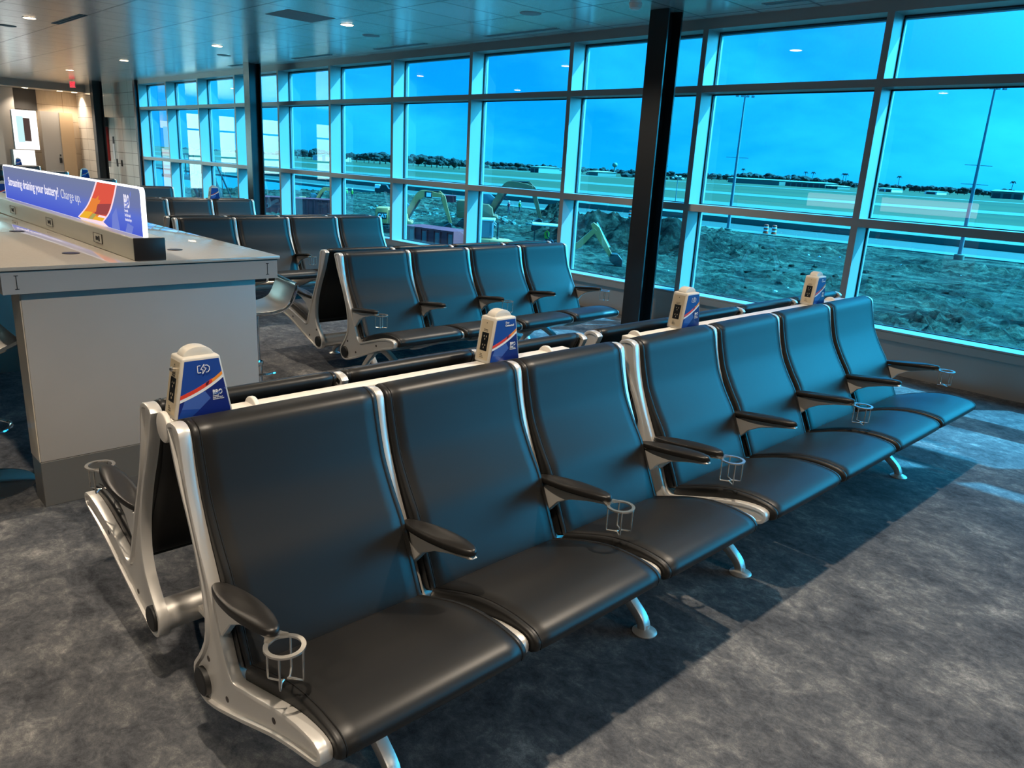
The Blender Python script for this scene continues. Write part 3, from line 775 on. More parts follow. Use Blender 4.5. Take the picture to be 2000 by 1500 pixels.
PB += [('sign_red', seg_(0, .62)), ('sign_orange', seg_(.45, 1., 0, .45)), ('sign_red', seg_(.6, .8, .4, 1)), ('sign_yellow', seg_(.78, 1., 0, .4)), ('sign_orange', seg_(.78, 1., .38, .7)),
       ('sign_maroon', [LR(.45)[1], LR(.75)[1], tuple((a + b_) / 2 for a, b_ in zip(*LR(.82))), tuple(a * .6 + b_ * .4 for a, b_ in zip(*LR(.55)))]),
       ('sign_orange', [tuple(a * .7 + b_ * .3 for a, b_ in zip(*LR(.35))), tuple(a * .5 + b_ * .5 for a, b_ in zip(*LR(.75))), LR(.8)[0]]),
       ('sign_olive', seg_(.8, 1., .42, .58)), ('sign_yellow', seg_(.86, 1., .60, 1.)),
       ('sign_facet', [(sx(-4.20), sz(1.30)), (sx(-4.13), sz(1.34)), (sx(-4.10), sz(1.235)), (sx(-4.22), sz(1.235))]),
       ('sign_facet', [(sx(-3.98), sz(1.28)), (sx(-3.90), sz(1.27)), (sx(-3.93), sz(1.235)), (sx(-4.02), sz(1.235))])]
flat('sign_artwork', PB, M, sg, .0006, .0015)
def sign_line(words, size, mat, bold, u, v, wid):
    def w_of(m_): return max(q.co.x for q in m_.vertices)
    full = text_mesh('sign_lettering', ' '.join(words), size, mat, .0004, bold); k_ = wid / w_of(full); bpy.data.meshes.remove(full)
    for n_ in range(len(words)):
        pre = text_mesh('sign_lettering', ' '.join(words[:n_ + 1]), size, mat, .0004, bold); me = text_mesh('sign_lettering', words[n_], size, mat, .0004, bold)
        dx = (w_of(pre) - w_of(me)) * k_; bpy.data.meshes.remove(pre)
        for q in me.vertices: q.co.x *= k_
        place_text(me, M, sg, 'sign_lettering', u + dx, v, .0022)
sign_line(['Streaming', 'draining', 'your', 'battery?'], .078, 'sign_text', .0010, sx(-6.40), sz(1.325), 1.25)
sign_line(['Charge', 'up.'], .076, 'sign_text_thin', -.0008, sx(-5.105), sz(1.323), .385)
logo_bro(M, sx(-4.015), sz(1.415), .135, sg, ('sign_text', 'sign_facet', 'sign_facet'), .66)

# ---------------------------------------------------------------- bar stools
def stool(x, y, rz, label, foot_ring=True):
    t_ = thing('bar_stool', label, 'bar stool', (x, y, 0), rz, 'bar stools around the counter')
    MB().lathe([(.225, 0), (.225, .006), (.20, .012), (.04, .022), (.03, .03)], 40).build('base', 'chrome', t_)
    MB().tube([(0, 0, .02), (0, 0, .34)], .034, 20).tube([(0, 0, .34), (0, 0, .70)], .022, 16).build('pole', 'chrome', t_)
    MB().lathe([(.036, .33), (.042, .335), (.042, .35), (.036, .355)], 24).build('collar', 'chrome', t_)
    MB().tube([(.15 * math.cos(a), .15 * math.sin(a) , .30) for a in [R(-120 + 240 * k / 20) for k in range(21)]], .009, 8).build('foot_ring', 'chrome', t_)
    prof = smoothp([(.20, .745), (.08, .70), (-.06, .70), (-.15, .735), (-.195, .82), (-.205, .865)], 4)
    w = MB(); w.bar([(a, b_, .022) for a, b_ in prof], .40, .022); s_ = w.build('seat_shell', 'stool_metal', t_, bevel=.004, seg=2, sharp=50)
    w = MB(); w.tube([(a, .20, b_) for a, b_ in prof], .011, 8); w.tube([(a, -.20, b_) for a, b_ in prof], .011, 8); w.tube([(-.205, -.2, .868), (-.205, .2, .868)], .012, 8)
    w.build('rim', 'chrome', s_)
    return t_
stool(-4.22, .56, R(90), 'bar stool with chrome pole at the near left of the counter')
stool(-4.52, 2.13, R(-100), 'silver curved bar stool at the right side of the counter')
stool(-5.7, .55, R(90), 'bar stool farther along the left side of the counter')

# ---------------------------------------------------------------- ceiling fittings
def downlight(x, y, label, z=ZC):
    t_ = thing('downlight', label, 'ceiling light', (x, y, z), 0, 'round warm downlights in the ceiling')
    MB().lathe([(.085, -.004), (.085, 0), (.078, .0)], 28).build('trim_ring', 'detector_white', t_)
    MB().lathe([(.072, -.0062), (.072, -.0045)], 28).build('lens', 'lamp_glow', t_)
    return t_
DL = [(-8.75, 5.44, 'downlight above the middle bench row, left of the return grille'), (-12.5, 5.45, 'small downlight left of the second black column'), (-16.67, 5.42, 'tiny downlight above the far benches, between second and third columns'),
      (-20.5, 5.48, 'farthest tiny downlight near the third column'), (-12.47, 2.91, 'brightest ceiling downlight at the upper left corner')]
for x, y, l in DL: downlight(x, y, l)
for k, (x, y) in enumerate(((-25.95, 5.75), (-25.95, 6.62), (-25.95, 7.0))):
    downlight(x, y, ['left downlight in the far soffit', 'right downlight in the far soffit', 'warm downlight at the end of the soffit beside the column'][k], 2.98)
for k, (x, y) in enumerate(((-1.25, 3.05), (-4.95, 5.45), (-1.2, .45), (-4.9, 2.9), (-8.75, 2.9), (2.6, 3.0), (2.6, .4), (-4.9, .4), (-8.7, .4))):
    downlight(x, y, 'round warm downlight outside the top of the view')
def slot(x0, x1, y, label, w_=.09):
    t_ = thing('slot_diffuser', label, 'air vent', (0, 0, 0), 0, 'linear air slots in the ceiling')
    w = MB(); w.b2((x0, y - w_ / 2, ZC - .004), (x1, y - w_ / 2 + .01, ZC)); w.b2((x0, y + w_ / 2 - .01, ZC - .004), (x1, y + w_ / 2, ZC)); w.b2((x0, y - .005, ZC - .004), (x1, y + .005, ZC)); w.build('frame', 'speaker_grille', t_, smooth=False)
    w = MB(); w.b2((x0 + .004, y - w_ / 2 + .008, ZC - .002), (x1 - .004, y + w_ / 2 - .008, ZC)); w.build('slot', 'slot_black', t_, smooth=False)
slot(-7.8, -6.57, 6.85, 'long ceiling slot between the second and near columns'); slot(-10.27, -9.04, 6.85, 'ceiling slot left of centre near the windows'); slot(-12.72, -11.5, 6.85, 'ceiling slot just right of the second column')
slot(-4.0, -2.77, 6.85, 'ceiling slot at the top edge right of the near column'); slot(-12.7, -11.4, 3.27, 'dark ceiling slot at the upper left', .10); slot(-15.2, -13.97, 6.85, 'ceiling slot left of the second column near the windows')
slot(-17.7, -16.5, 3.27, 'thin bright ceiling slot at the far left edge', .08)
for (x, y, l) in ((-6.23, 6.07, 'round ceiling speaker above the middle windows'), (-13.6, 6.04, 'round ceiling speaker left of the second column'), (-13.67, 2.9, 'round ceiling speaker at the far left'), (-9.2, 6.08, 'faint round ceiling speaker near the small downlight')):
    o = MB().lathe([(.11, -.004), (.115, -.002), (.115, 0)], 32).build('ceiling_speaker', 'speaker_grille', None, (x, y, ZC)); tag(o, l, 'speaker', 'round ceiling speakers')
o = MB().lathe([(.035, -.05), (.055, -.035), (.06, -.01), (.065, 0)], 24).build('smoke_detector', 'detector_white', None, (-5.0, 6.25, ZC)); tag(o, 'small white smoke detector on the ceiling beside the near column', 'smoke detector')
o = MB().b2((-9.05, 4.53, ZC - .003), (-8.50, 5.13, ZC)).build('return_grille', 'return_grille', smooth=False); tag(o, 'grey square return air grille in the ceiling', 'air vent')

# exit sign
ex = thing('exit_sign', 'red lit exit sign hanging at the far end', 'sign', (-23.6, 6.35, ZC), R(-62)); ex.scale = (.6, .6, .8)
MB().box((0, 0, -.03), (.02, .02, .06)).build('stem', 'detector_white', ex, smooth=False)
MB().box((0, 0, -.15), (.04, .32, .19)).build('housing', 'detector_white', ex, bevel=.005, seg=1)
Mx = face_M((.021, 0, -.15), (0, 1, 0), (0, 0, 1))
place_text(text_mesh('exit_lettering', 'EXIT', .16, 'exit_red', .001, .004, .95, 'CENTER'), Mx, ex, 'exit_lettering', 0, -.055, .0005)
flat('glow_panel', [('exit_red', [(-.155, .075), (.155, .075), (.155, .09), (-.155, .09)]), ('exit_red', [(-.155, -.09), (.155, -.09), (.155, -.075), (-.155, -.075)])], Mx, ex, .001)

# far end furniture: lit display and podium, cabinet, notices
dp = thing('display_kiosk', 'glowing white display kiosk at the far left', 'display', (XW + .95, 0, 0))
MB().b2((-.30, 5.30, 1.34), (0, 5.84, 2.36)).build('cabinet', 'grey_panel', dp, smooth=False)
MB().b2((.0, 5.27, 1.33), (.03, 5.86, 2.37)).build('lit_panel', 'screen_white', dp, smooth=False)
MB().b2((.03, 5.36, 1.52), (.035, 5.52, 2.20)).build('screen', 'screen_cyan', dp, smooth=False)
MB().b2((.03, 5.52, 1.55), (.036, 5.68, 2.16)).build('picture', 'screen_dark', dp, smooth=False)
pd = thing('gate_podium', 'white gate podium under the glowing display', 'podium', (XW + .98, 0, 0))
MB().b2((-.5, 5.22, 0), (0, 5.70, 1.30)).build('body', 'grey_panel', pd, smooth=False)
MB().b2((.0, 5.2, .25), (.02, 5.72, 1.31)).build('lit_front', 'screen_white', pd, smooth=False)
fe = thing('fire_cabinet', 'red fire cabinet on the stone wall beside the far column', 'fire cabinet', (-23.9, 7.18, 0))
MB().b2((-.22, -.14, 1.15), (.10, 0, 2.05)).build('body', 'red_paint', fe, bevel=.01, seg=1); MB().b2((-.30, -.2, 2.06), (.12, 0, 2.30)).build('bracket', 'dark_recess', fe, smooth=False)
for (x, z0, z1, l) in ((-23.42, 1.62, 1.80, 'small black wall switch on the stone wall, above'), (-23.25, 1.02, 1.22, 'lower left black wall plate on the stone wall'), (-22.88, 1.04, 1.20, 'lower right black wall plate on the stone wall')):
    o = MB().b2((x - .05, 7.165, z0), (x + .05, 7.18, z1)).build('wall_plate', 'black_plastic', smooth=False); tag(o, l, 'wall plate', 'black plates on the stone wall')
o = MB().b2((-23.5, 7.168, 1.2), (-23.36, 7.18, 1.6)).build('wall_notice', 'print_white', smooth=False); tag(o, 'white notice on the stone wall beside the fire cabinet', 'notice')

# ---------------------------------------------------------------- outdoors
G = -4.8
def at(u, v, Y):
    c = r3 * ((u - 1000) / f_px) - u3 * ((v - 750) / f_px) + f2
    return Vector((0, 0, H)) + c * (Y / c.y)
def gat(u, v, z=None):
    z = G if z is None else z
    c = r3 * ((u - 1000) / f_px) - u3 * ((v - 750) / f_px) + f2
    return Vector((0, 0, H)) + c * ((z - H) / c.z)
def ground(name, x0, x1, y0, y1, z, mat, label):
    return struct(MB().b2((x0, y0, z - .5), (x1, y1, z)).build(name, mat, smooth=False), label)
# rough dirt with clods
def dirt():
    mb = MB(); nx, ny = 430, 340; X0, X1_, Y0, Y1_ = -125, 25, 9, 85.2
    V = []
    for j in range(ny + 1):
        q = j / ny; y = Y0 + (Y1_ - Y0) * (q ** 1.25)
        row = []
        for i in range(nx + 1):
            x = X0 + (X1_ - X0) * i / nx
            p = Vector((x, y, 0))
            rg = max(0, noise.noise(p * .13 + Vector((7, 3, 1))) + .42)
            h = noise.fractal(p * .11, 1., 2., 3) * .22 + (noise.fractal(p * .6, .7, 2., 5) * .40 + abs(noise.noise(p * 1.5)) * .75 + abs(noise.noise(p * 3.1)) * .35) * rg
            e = min(1, (Y1_ - y) / 3, (y - Y0) / 2); row.append(mb.bm.verts.new((x, y, G + .02 + h * max(e, 0))))
        V.append(row)
    for j in range(ny):
        for i in range(nx): mb._f([V[j][i], V[j][i + 1], V[j + 1][i + 1], V[j + 1][i]], True)
    return struct(mb.build('ground', 'dirt', smooth=True, sharp=60), 'rough churned dirt of the building site')
dirt()
def mound(name, cx, cy, rx, ry, h, label, peaks, seed):
    mb = MB(); n = 90; V = []
    for j in range(n + 1):
        row = []
        for i in range(n + 1):
            a, b_ = -1 + 2 * i / n, -1 + 2 * j / n
            x, y = cx + a * rx, cy + b_ * ry; p = Vector((x, y, seed))
            hh = 0
            for (px, py, pw, ph) in peaks: hh = max(hh, ph * math.exp(-((a - px) ** 2 + ((b_ - py) * .8) ** 2) / pw))
            e = max(0, 1 - max(abs(a), abs(b_)) ** 4)
            z = G - .25 + (h * hh * (1 + .25 * noise.fractal(p * .35, 1., 2., 4)) + noise.fractal(p * 1.1, .6, 2., 5) * .42 + abs(noise.noise(p * 2.4)) * .38) * e
            row.append(mb.bm.verts.new((x, y, z)))
        V.append(row)
    for j in range(n):
        for i in range(n): mb._f([V[j][i], V[j][i + 1], V[j + 1][i + 1], V[j + 1][i]], True)
    return tag(mb.build(name, 'dug_earth', smooth=True, sharp=60), label, 'dirt mound')
mound('dirt_mound', -43.8, 57.5, 11.6, 10.5, 2.7, 'big dark heap of dug earth behind the near column', [(-.72, 0, .10, .85), (-.35, 0, .10, 1.0), (.05, 0, .12, .95), (.35, 0, .10, 1.0), (.62, -.1, .08, .5)], 3)
mound('dirt_mound', -70.5, 76, 4.0, 5, 1.7, 'small dark earth heap under the raised excavator bucket', [(0, 0, .35, 1.)], 9)
mound('dirt_mound', -44, 40.5, 4, 2.6, 1.0, 'low broken earth bank beside the digging arm of the backhoe', [(0, 0, .4, 1.), (.5, .1, .2, .8)], 14)
def rocks(name, n, box, rr, mat, label, seed):
    r_ = random.Random(seed); mb = MB()
    for _ in range(n):
        x, y = r_.uniform(box[0], box[1]), r_.uniform(box[2], box[3]); r0 = r_.uniform(*rr)
        if any((x - a) ** 2 + (y - b_) ** 2 < q * q for a, b_, q in AVOID): continue
        mb.ico((x, y, G + r0 * .4), r0, 1, (1, r_.uniform(.6, 1.2), r_.uniform(.4, .8)), .22)
    return tag(mb.build(name, mat, smooth=False), label, 'rubble', None, 'stuff')
XA, XB = -1800, 900
ground('ground_kerb', XA, XB, 85.2, 88.6, G + .12, 'concrete', 'pale concrete kerb strip at the edge of the dirt')
ground('ground_road', XA, XB, 88.6, 101, G + .0, 'asphalt', 'dark service road')
ground('ground_slab', XA, XB, 101, 124, G + .03, 'concrete', 'jointed concrete slab')
ground('ground_apron', XA, XB, 124, 181, G + .05, 'concrete_apron', 'bright concrete apron')
ground('ground_taxiway', XA, XB, 262, 300, G + .06, 'concrete_apron', 'pale taxiway')
ground('ground_runway', XA, XB, 560, 600, G + .06, 'concrete_apron', 'thin pale runway')
ground('ground_field', -3500, 2500, 181, 4500, G, 'grass', 'flat dry grass airfield')
ground('ground_terminal', XA, XB, 7.6, 9.2, G, 'concrete', 'pavement at the foot of the terminal')
mb = MB()
for k in range(46): mb.b2((-140 + k * 4.6, 101.5, G), (-139.9 + k * 4.6, 124, G + .045))
struct(mb.build('ground_slab_joints', 'asphalt', smooth=False))
mb = MB(); mb.b2((-220, 101, G), (60, 101.25, G + .8)); struct(mb.build('trim_barrier', 'concrete', smooth=False), 'long low concrete barrier along the service road')

# light masts
def mast(x, y, h, arms, label, lamps=0):
    t_ = thing('light_mast', label, 'light mast', (x, y, G), 0, 'light masts on the apron' if not lamps else None)
    hh = h - G
    MB().tube([(0, 0, 0), (0, 0, hh)], [.20, .09] if not lamps else [.10, .06], 12).build('pole', 'pole_steel', t_)
    MB().lathe([(.45, 0), (.45, .5), (.3, .55)], 16).build('base', 'concrete', t_)
    for z in arms:
        w = MB(); w.box((0, 0, z - G), (2.6, .05, .06), R(48)); w.build('cross_arm', 'pole_steel', t_, smooth=False)
    if not lamps:
        w = MB(); w.box((0, 0, hh), (1.9, .06, .06), R(48)); 
        for q in (-.9, -.3, .3, .9): w.box((q * math.cos(R(48)), q * math.sin(R(48)), hh - .18), (.28, .25, .22), R(48))
        w.build('lamp_rack', 'pole_steel', t_, smooth=False)
    else:
        for q in (-.9, -.35, .35, .9):
            w = MB(); w.lathe([(.05, .2), (.28, .05), (.3, 0), (.05, -.02)], 14, (q * math.cos(R(48)), q * math.sin(R(48)), hh - (.0 if abs(q) < .5 else .35))); w.build('lamp_head', 'sign_white', t_)
        w = MB(); w.box((0, 0, hh - .1), (1.9, .05, .05), R(48)); w.build('cross_arm', 'pole_steel', t_, smooth=False)
mast(-49.2, 82.8, 10.73, (3.83,), 'tall light mast seen in the pane right of the near column')
mast(-23.5, 81.6, 10.74, (3.88, 2.18), 'tall light mast with two cross arms in the rightmost panes')
mast(-86.4, 125.3, 1.15, (), 'short light mast with round lamp heads right beside the near column', 4)
# barrels
def drum(x, y, label):
    t_ = thing('traffic_drum', label, 'traffic drum', (x, y, G + .12), 0, 'orange and white traffic drums')
    MB().lathe([(.34, 0), (.34, .08), (.28, .10), (.27, 1.0), (.20, 1.06)], 16).build('barrel', 'drum_orange', t_)
    w = MB()
    for z in (.28, .66): w.lathe([(.285, z), (.283, z + .17)], 16)
    w.build('white_band', 'sign_white', t_)
p = at(1495, 455, 86.9); drum(p.x, p.y, 'left one of two orange and white drums at the dirt edge')
p = at(1511, 457, 86.9); drum(p.x, p.y, 'right one of two orange and white drums at the dirt edge')
p = at(1231, 425, 86.9); drum(p.x, p.y, 'lone orange drum just left of the near column')

def wheel(mb, x, y, r, w_): mb.lathe([(r * .55, -w_ / 2), (r * .9, -w_ / 2), (r, -w_ * .3), (r, w_ * .3), (r * .9, w_ / 2), (r * .55, w_ / 2)], 20, (x, y, r), 'y')
def excavator(loc, rz, s, label, cat='excavator', decal=True, armdown=False, mat='excavator_yellow'):
    t_ = thing('excavator', label, cat, loc, rz); t_.scale = (s, s, s)
    w = MB()
    for yy in (-1.05, 1.05):
        w.prism([(.5, -.95), (3.3, -.95), (3.75, -.55), (3.4, -.18), (.4, -.18), (.0, -.55)], yy - .28, yy + .28)
    w.build('tracks', 'machine_dark', t_, bevel=.06, seg=1, smooth=False)
    MB().lathe([(.8, -.5), (.8, 0)], 20, (1.9, 0, 0)).build('turntable', 'machine_dark', t_)
    w = MB(); w.prism([(0, .12), (.15, 0), (1.35, 0), (1.35, 1.6), (.12, 1.6), (0, 1.4)], -1.25, 1.25); cw = w.build('counterweight', mat, t_, bevel=.07, seg=2)
    w = MB(); w.prism([(1.35, 0), (3.7, 0), (3.85, .12), (3.75, .35), (3.4, .42), (3.3, 1.05), (2.9, 1.35), (1.35, 1.42)], -1.2, 1.2); bd = w.build('engine_housing', mat, t_, bevel=.05, seg=2)
    w = MB(); w.prism([(2.2, .45), (3.55, .45), (3.45, 1.9), (3.0, 2.25), (2.2, 2.25)], .25, 1.15); w.build('cab', 'machine_glass', t_, bevel=.06, seg=2)
    if decal:
        Md = face_M((.70, -1.262, .80), (1, 0, 0), (0, 0, 1))
        flat('decal', [('machine_dark', [(-.42, -.33), (.50, -.33), (.50, .33), (-.42, .33)])], Md, cw, .01)
        place_text(text_mesh('decal_lettering', 'CAT', .52, 'sign_white', .01, .02, .9, 'CENTER'), Md, cw, 'decal_lettering', .04, -.18, .02)
        Md = face_M((2.9, -1.212, .5), (1, 0, 0), (0, 0, 1))
        flat('decal', [('machine_dark', [(-.25, -.2), (.35, -.2), (.35, .45), (-.25, .45)]), ('sign_white', [(-.2, .12), (.28, .12), (.28, .4), (-.2, .4)]), ('sign_white', [(-.05, -.15), (.2, -.15), (.2, .05), (-.05, .05)])], Md, bd, .01)
    w = MB(); w.bar(smoothp([(3.1, .75, .5), (3.75, 1.9, .62), (4.5, 3.0, .75), (5.2, 3.2, .66), (6.9, 3.05, .36)], 4), .42, .5); bo = w.build('boom', mat, t_, bevel=.02, seg=1, sharp=40)
    w = MB(); w.tube([(3.4, -.3, .6), (4.55, -.3, 2.55)], .09, 8); w.tube([(3.4, .3, .6), (4.55, .3, 2.55)], .09, 8); w.tube([(4.9, 0, 3.5), (6.6, 0, 3.5)], .1, 8); w.build('hydraulic_cylinder', 'machine_dark', t_)
    w = MB(); w.bar([(6.5, 3.5, .25), (6.95, 2.95, .5), (7.25, 1.9, .42), (7.8, .25, .28)], .32, .4); w.build('stick', mat, t_, bevel=.02, seg=1, sharp=40)
    w = MB(); w.prism([(7.7, .35), (7.95, .2), (8.0, -.35), (7.75, -.85), (7.2, -.95), (6.95, -.7), (7.05, -.1)], -.5, .5); w.build('bucket', 'machine_dark', t_, bevel=.03, seg=1, sharp=40)
    if decal:
        flat('decal', [('machine_dark', [(-.38, -.2), (.38, -.2), (.38, .42), (-.38, .42)]), ('sign_white', [(-.2, -.1), (.28, -.1), (.28, .32), (-.2, .32)])], face_M((5.4, -.222, 3.0), (1, 0, 0), (0, 0, 1)), bo, .01)
    return t_
EXC = []
p = gat(735, 434, G + .9); EXC.append((p.x, p.y)); excavator((p.x, p.y, p.z), R(50), .84, 'yellow excavator with CAT on its counterweight, boom arched down to the right')
p = gat(893, 424, G + 1.2); EXC.append((p.x, p.y)); excavator((p.x, p.y, p.z), R(46), 1.05, 'large excavator with raised boom behind the central panes', decal=False, mat='shaded_yellow')
p = gat(583, 401, G + .6); excavator((p.x, p.y, p.z), R(58), .62, 'small excavator behind the long red container', decal=False)

def person(loc, rz, label, top, seated=False, s=1.0):
    t_ = thing('person', label, 'person', loc, rz); t_.scale = (s, s, s)
    me = bpy.data.meshes.new('body'); V = []; E_ = []; Rr = []
    def v(co_, r_, par=None):
        V.append(co_); Rr.append(r_)
        if par is not None: E_.append((par, len(V) - 1))
        return len(V) - 1
    hip = v((0, 0, .92), .14); ch = v((0, 0, 1.15), .15, hip); sh = v((0, 0, 1.38), .13, ch); nk = v((0, 0, 1.50), .055, sh); v((.01, 0, 1.62), .10, nk); 
    for sd in (-1, 1):
        a = v((0, sd * .19, 1.40), .06, sh); b_ = v((.06, sd * .24, 1.13), .045, a); c = v((.24, sd * .22, .98), .035, b_); v((.32, sd * .2, .99), .035, c)
        a = v((0, sd * .10, .86), .09, hip)
        if seated: b_ = v((.42, sd * .12, .86), .07, a); c = v((.46, sd * .12, .44), .05, b_); v((.60, sd * .12, .40), .04, c)
        else: b_ = v((.03 * sd, sd * .12, .48), .065, a); c = v((-.02 + .05 * sd, sd * .13, .08), .045, b_); v((.14 + .05 * sd, sd * .14, .04), .04, c)
    me.from_pydata(V, E_, []); ob = bpy.data.objects.new('body', me); COL.objects.link(ob)
    ob.modifiers.new('s', 'SKIN')
    for i, r_ in enumerate(Rr): me.skin_vertices[0].data[i].radius = (r_, r_)
    me.skin_vertices[0].data[0].use_root = True
    ob.modifiers.new('u', 'SUBSURF').levels = 1
    dg = bpy.context.evaluated_depsgraph_get(); m2 = bpy.data.meshes.new_from_object(ob.evaluated_get(dg)); m2.materials.clear()
    for q in ('dark_cloth', top, 'skin'): m2.materials.append(MATS[q])
    for pl in m2.polygons: 
        z = pl.center.z; pl.material_index = 2 if z > 1.52 else (1 if z > 1.0 and abs(pl.center.y) < .2 else 0); pl.use_smooth = True
    bpy.data.objects.remove(ob); add('body', m2, t_)
    MB().lathe([(.14, 1.66), (.125, 1.68), (.12, 1.74), (.06, 1.79)], 14, (.01, 0, 0)).build('helmet', 'helmet_white', t_)
    w = MB(); w.lathe([(.155, 1.0), (.175, 1.2), (.185, 1.38), (.12, 1.47)], 14); w.build('vest', top, t_)
    return t_
def ppl(u, v, Y, rz, label, top, seated=False, s=1.):
    p = gat(u, v); person((p.x, p.y, p.z), rz, label, top, seated, s)
ppl(1014, 418, 78, R(60), 'standing worker in a bright green vest behind the backhoe', 'hivis')
ppl(993, 418, 77, R(200), 'worker in a red-brown top bending beside the green-vested one', 'container_red')
ppl(677, 391, 62, R(30), 'left worker in green vest beyond the rubble, near the red container', 'hivis')
ppl(688, 392, 63, R(120), 'right worker in dark clothes beyond the rubble', 'hivis')

# backhoe loader and wheel loader in front
def loader():
    p = gat(1004, 508, G + .1); t_ = thing('backhoe_loader', 'yellow backhoe loader with white canopy and driver, digging arm at the mound', 'backhoe loader', (p.x, p.y, p.z), R(45))
    w = MB()
    for x, r_ in ((.5, .5), (3.0, .75)):
        for yy in (-.85, .85): wheel(w, x, yy, r_, .4)
    w.build('wheels', 'machine_dark', t_)
    MB().prism([(-.3, .6), (3.6, .6), (3.6, 1.0), (2.0, 1.05), (1.6, 1.42), (.2, 1.2), (-.3, 1.05)], -.55, .55).build('hood', 'excavator_yellow', t_, bevel=.05, seg=2)
    w = MB(); w.prism([(1.1, 2.50), (3.5, 2.46), (3.5, 2.54), (1.1, 2.62)], -.8, .8); w.build('canopy', 'helmet_white', t_, bevel=.02, seg=1)
    w = MB()
    for x in (1.3, 3.35):
        for yy in (-.7, .7): w.box((x, yy, 1.75), (.07, .07, 1.5))
    w.build('canopy_post', 'machine_dark', t_, smooth=False)
    MB().box((2.2, 0, 1.25), (.5, .6, .5)).build('driver_seat', 'machine_dark', t_, bevel=.04, seg=1)
    MB().bar([(3.5, .9, .5), (4.4, 1.3, .42), (5.45, 2.42, .30)], .28, .4).build('boom', 'excavator_yellow', t_, bevel=.02, seg=1)
    MB().bar([(5.2, 2.8, .25), (5.5, 2.42, .5), (6.0, 1.6, .40), (6.65, .65, .28)], .26, .4).build('stick', 'excavator_yellow', t_, bevel=.02, seg=1)
    MB().tube([(5.5, 0, 2.85), (6.5, 0, 1.25)], .06, 8).build('hydraulic_cylinder', 'polished_metal', t_)
    MB().prism([(6.6, .85), (7.1, .85), (7.45, .45), (7.45, -.0), (7.2, -.05), (6.9, .1), (6.6, .3)], -.4, .4).build('bucket', 'machine_dark', t_, bevel=.03, seg=1)
    M4 = t_.matrix_basis
    q = Matrix.Translation(p) @ Matrix.Rotation(R(45), 4, 'Z') @ Vector((2.15, 0, .62)); person((q.x, q.y, q.z), R(45), 'seated driver in green vest and white helmet under the canopy', 'hivis', True)
loader()
def wloader():
    p = gat(934, 514, G + .1); t_ = thing('wheel_loader', 'yellow wheel loader with dark cab, hood just above the bench tops', 'wheel loader', (p.x, p.y, p.z), R(45))
    w = MB()
    for x in (.4, 2.4):
        for yy in (-.9, .9): wheel(w, x, yy, .7, .45)
    w.build('wheels', 'machine_dark', t_)
    MB().prism([(-.6, .7), (3.0, .7), (3.0, 1.0), (2.6, 1.35), (1.9, 1.62), (-.6, 1.75)], -.7, .7).build('hood', 'excavator_yellow', t_, bevel=.12, seg=3)
    MB().box((.15, 0, 2.25), (1.5, 1.2, 1.1)).build('cab', 'machine_glass', t_, bevel=.06, seg=1)
    MB().box((.15, 0, 2.86), (1.7, 1.35, .14)).build('roof', 'helmet_white', t_, bevel=.04, seg=1)
    MB().tube([(1.2, -.3, 1.5), (1.2, -.3, 2.7)], .07, 10).build('exhaust', 'machine_dark', t_)
wloader()
def container(name, p, L, W_, h, rz, label, mats, ribs):
    t_ = thing(name, label, 'container', p, rz)
    w = MB(); w.b2((0, 0, 0), (L, W_, h)); w.build('box', mats[0], t_, smooth=False)
    w = MB()
    for k in range(ribs + 1): w.box((L * k / ribs, -.05, h / 2), (.12, .1, h))
    w.b2((-.05, -.1, h - .12), (L + .05, 0, h)); w.build('rib', mats[0], t_, smooth=False)
    w = MB()
    for k in range(1, ribs, 2): w.b2((L * k / ribs + .15, -.02, .15), (L * (k + 1) / ribs - .15, .0, h - .25))
    w.build('panel', mats[1], t_, smooth=False)
    return t_
p = gat(500, 416); container('red_container', (p.x, p.y, p.z), 9.2, 2.4, 1.75, R(52), 'long ribbed red container beyond the left panes', ('container_red', 'container_red'), 12)
p = gat(786, 477); container('skip_container', (p.x, p.y, p.z), 5.6, 2.2, 1.5, R(6), 'red skip with pale panels in front of the yellow excavator', ('container_red', 'container_pale'), 8)
p = gat(862, 398); container('red_container', (p.x, p.y, p.z), 2.2, 2.2, 1.3, R(50), 'small red container behind the arched excavator boom', ('container_red', 'container_red'), 4)
AVOID = [(o_.matrix_basis.translation.x, o_.matrix_basis.translation.y, {'excavator': 9.5, 'backhoe_loader': 9, 'wheel_loader': 5, 'person': .9}.get(o_.name.split('.')[0], 10)) for o_ in COL.objects if o_.parent is None and o_.name.split('.')[0] in ('excavator', 'backhoe_loader', 'wheel_loader', 'person', 'red_container', 'skip_container')] + [(-44.5, 60, 14), (-70.5, 76, 6), (-52, 47, 9)]
rocks('rubble', 420, (-88, -58, 50, 66), (.10, .38), 'rubble', 'broken concrete rubble around the excavators', 3)
rocks('clods', 500, (-40, 6, 13, 60), (.06, .28), 'dirt', 'loose clods scattered over the dirt nearest the windows', 4)
rocks('pale_stones', 60, (-45, 5, 20, 80), (.05, .17), 'sign_white', 'few pale stones lying in the dirt', 5)
# dark site pickup beyond rubble
p = gat(733, 379); tk = thing('pickup_truck', 'dark pickup with white load beyond the rubble', 'pickup', tuple(p), R(48))
w = MB(); w.prism([(0, .45), (3.2, .45), (3.2, 1.0), (2.5, 1.1), (2.1, 1.75), (1.1, 1.75), (.9, 1.1), (0, 1.1)], -.8, .8); w.build('body', 'machine_dark', tk, bevel=.06, seg=1)
w = MB(); [wheel(w, x, yy, .38, .25) for x in (.6, 2.6) for yy in (-.7, .7)]; w.build('wheels', 'machine_dark', tk)
MB().b2((0, -.7, 1.1), (.85, .7, 1.7)).build('load', 'sign_white', tk, smooth=False)
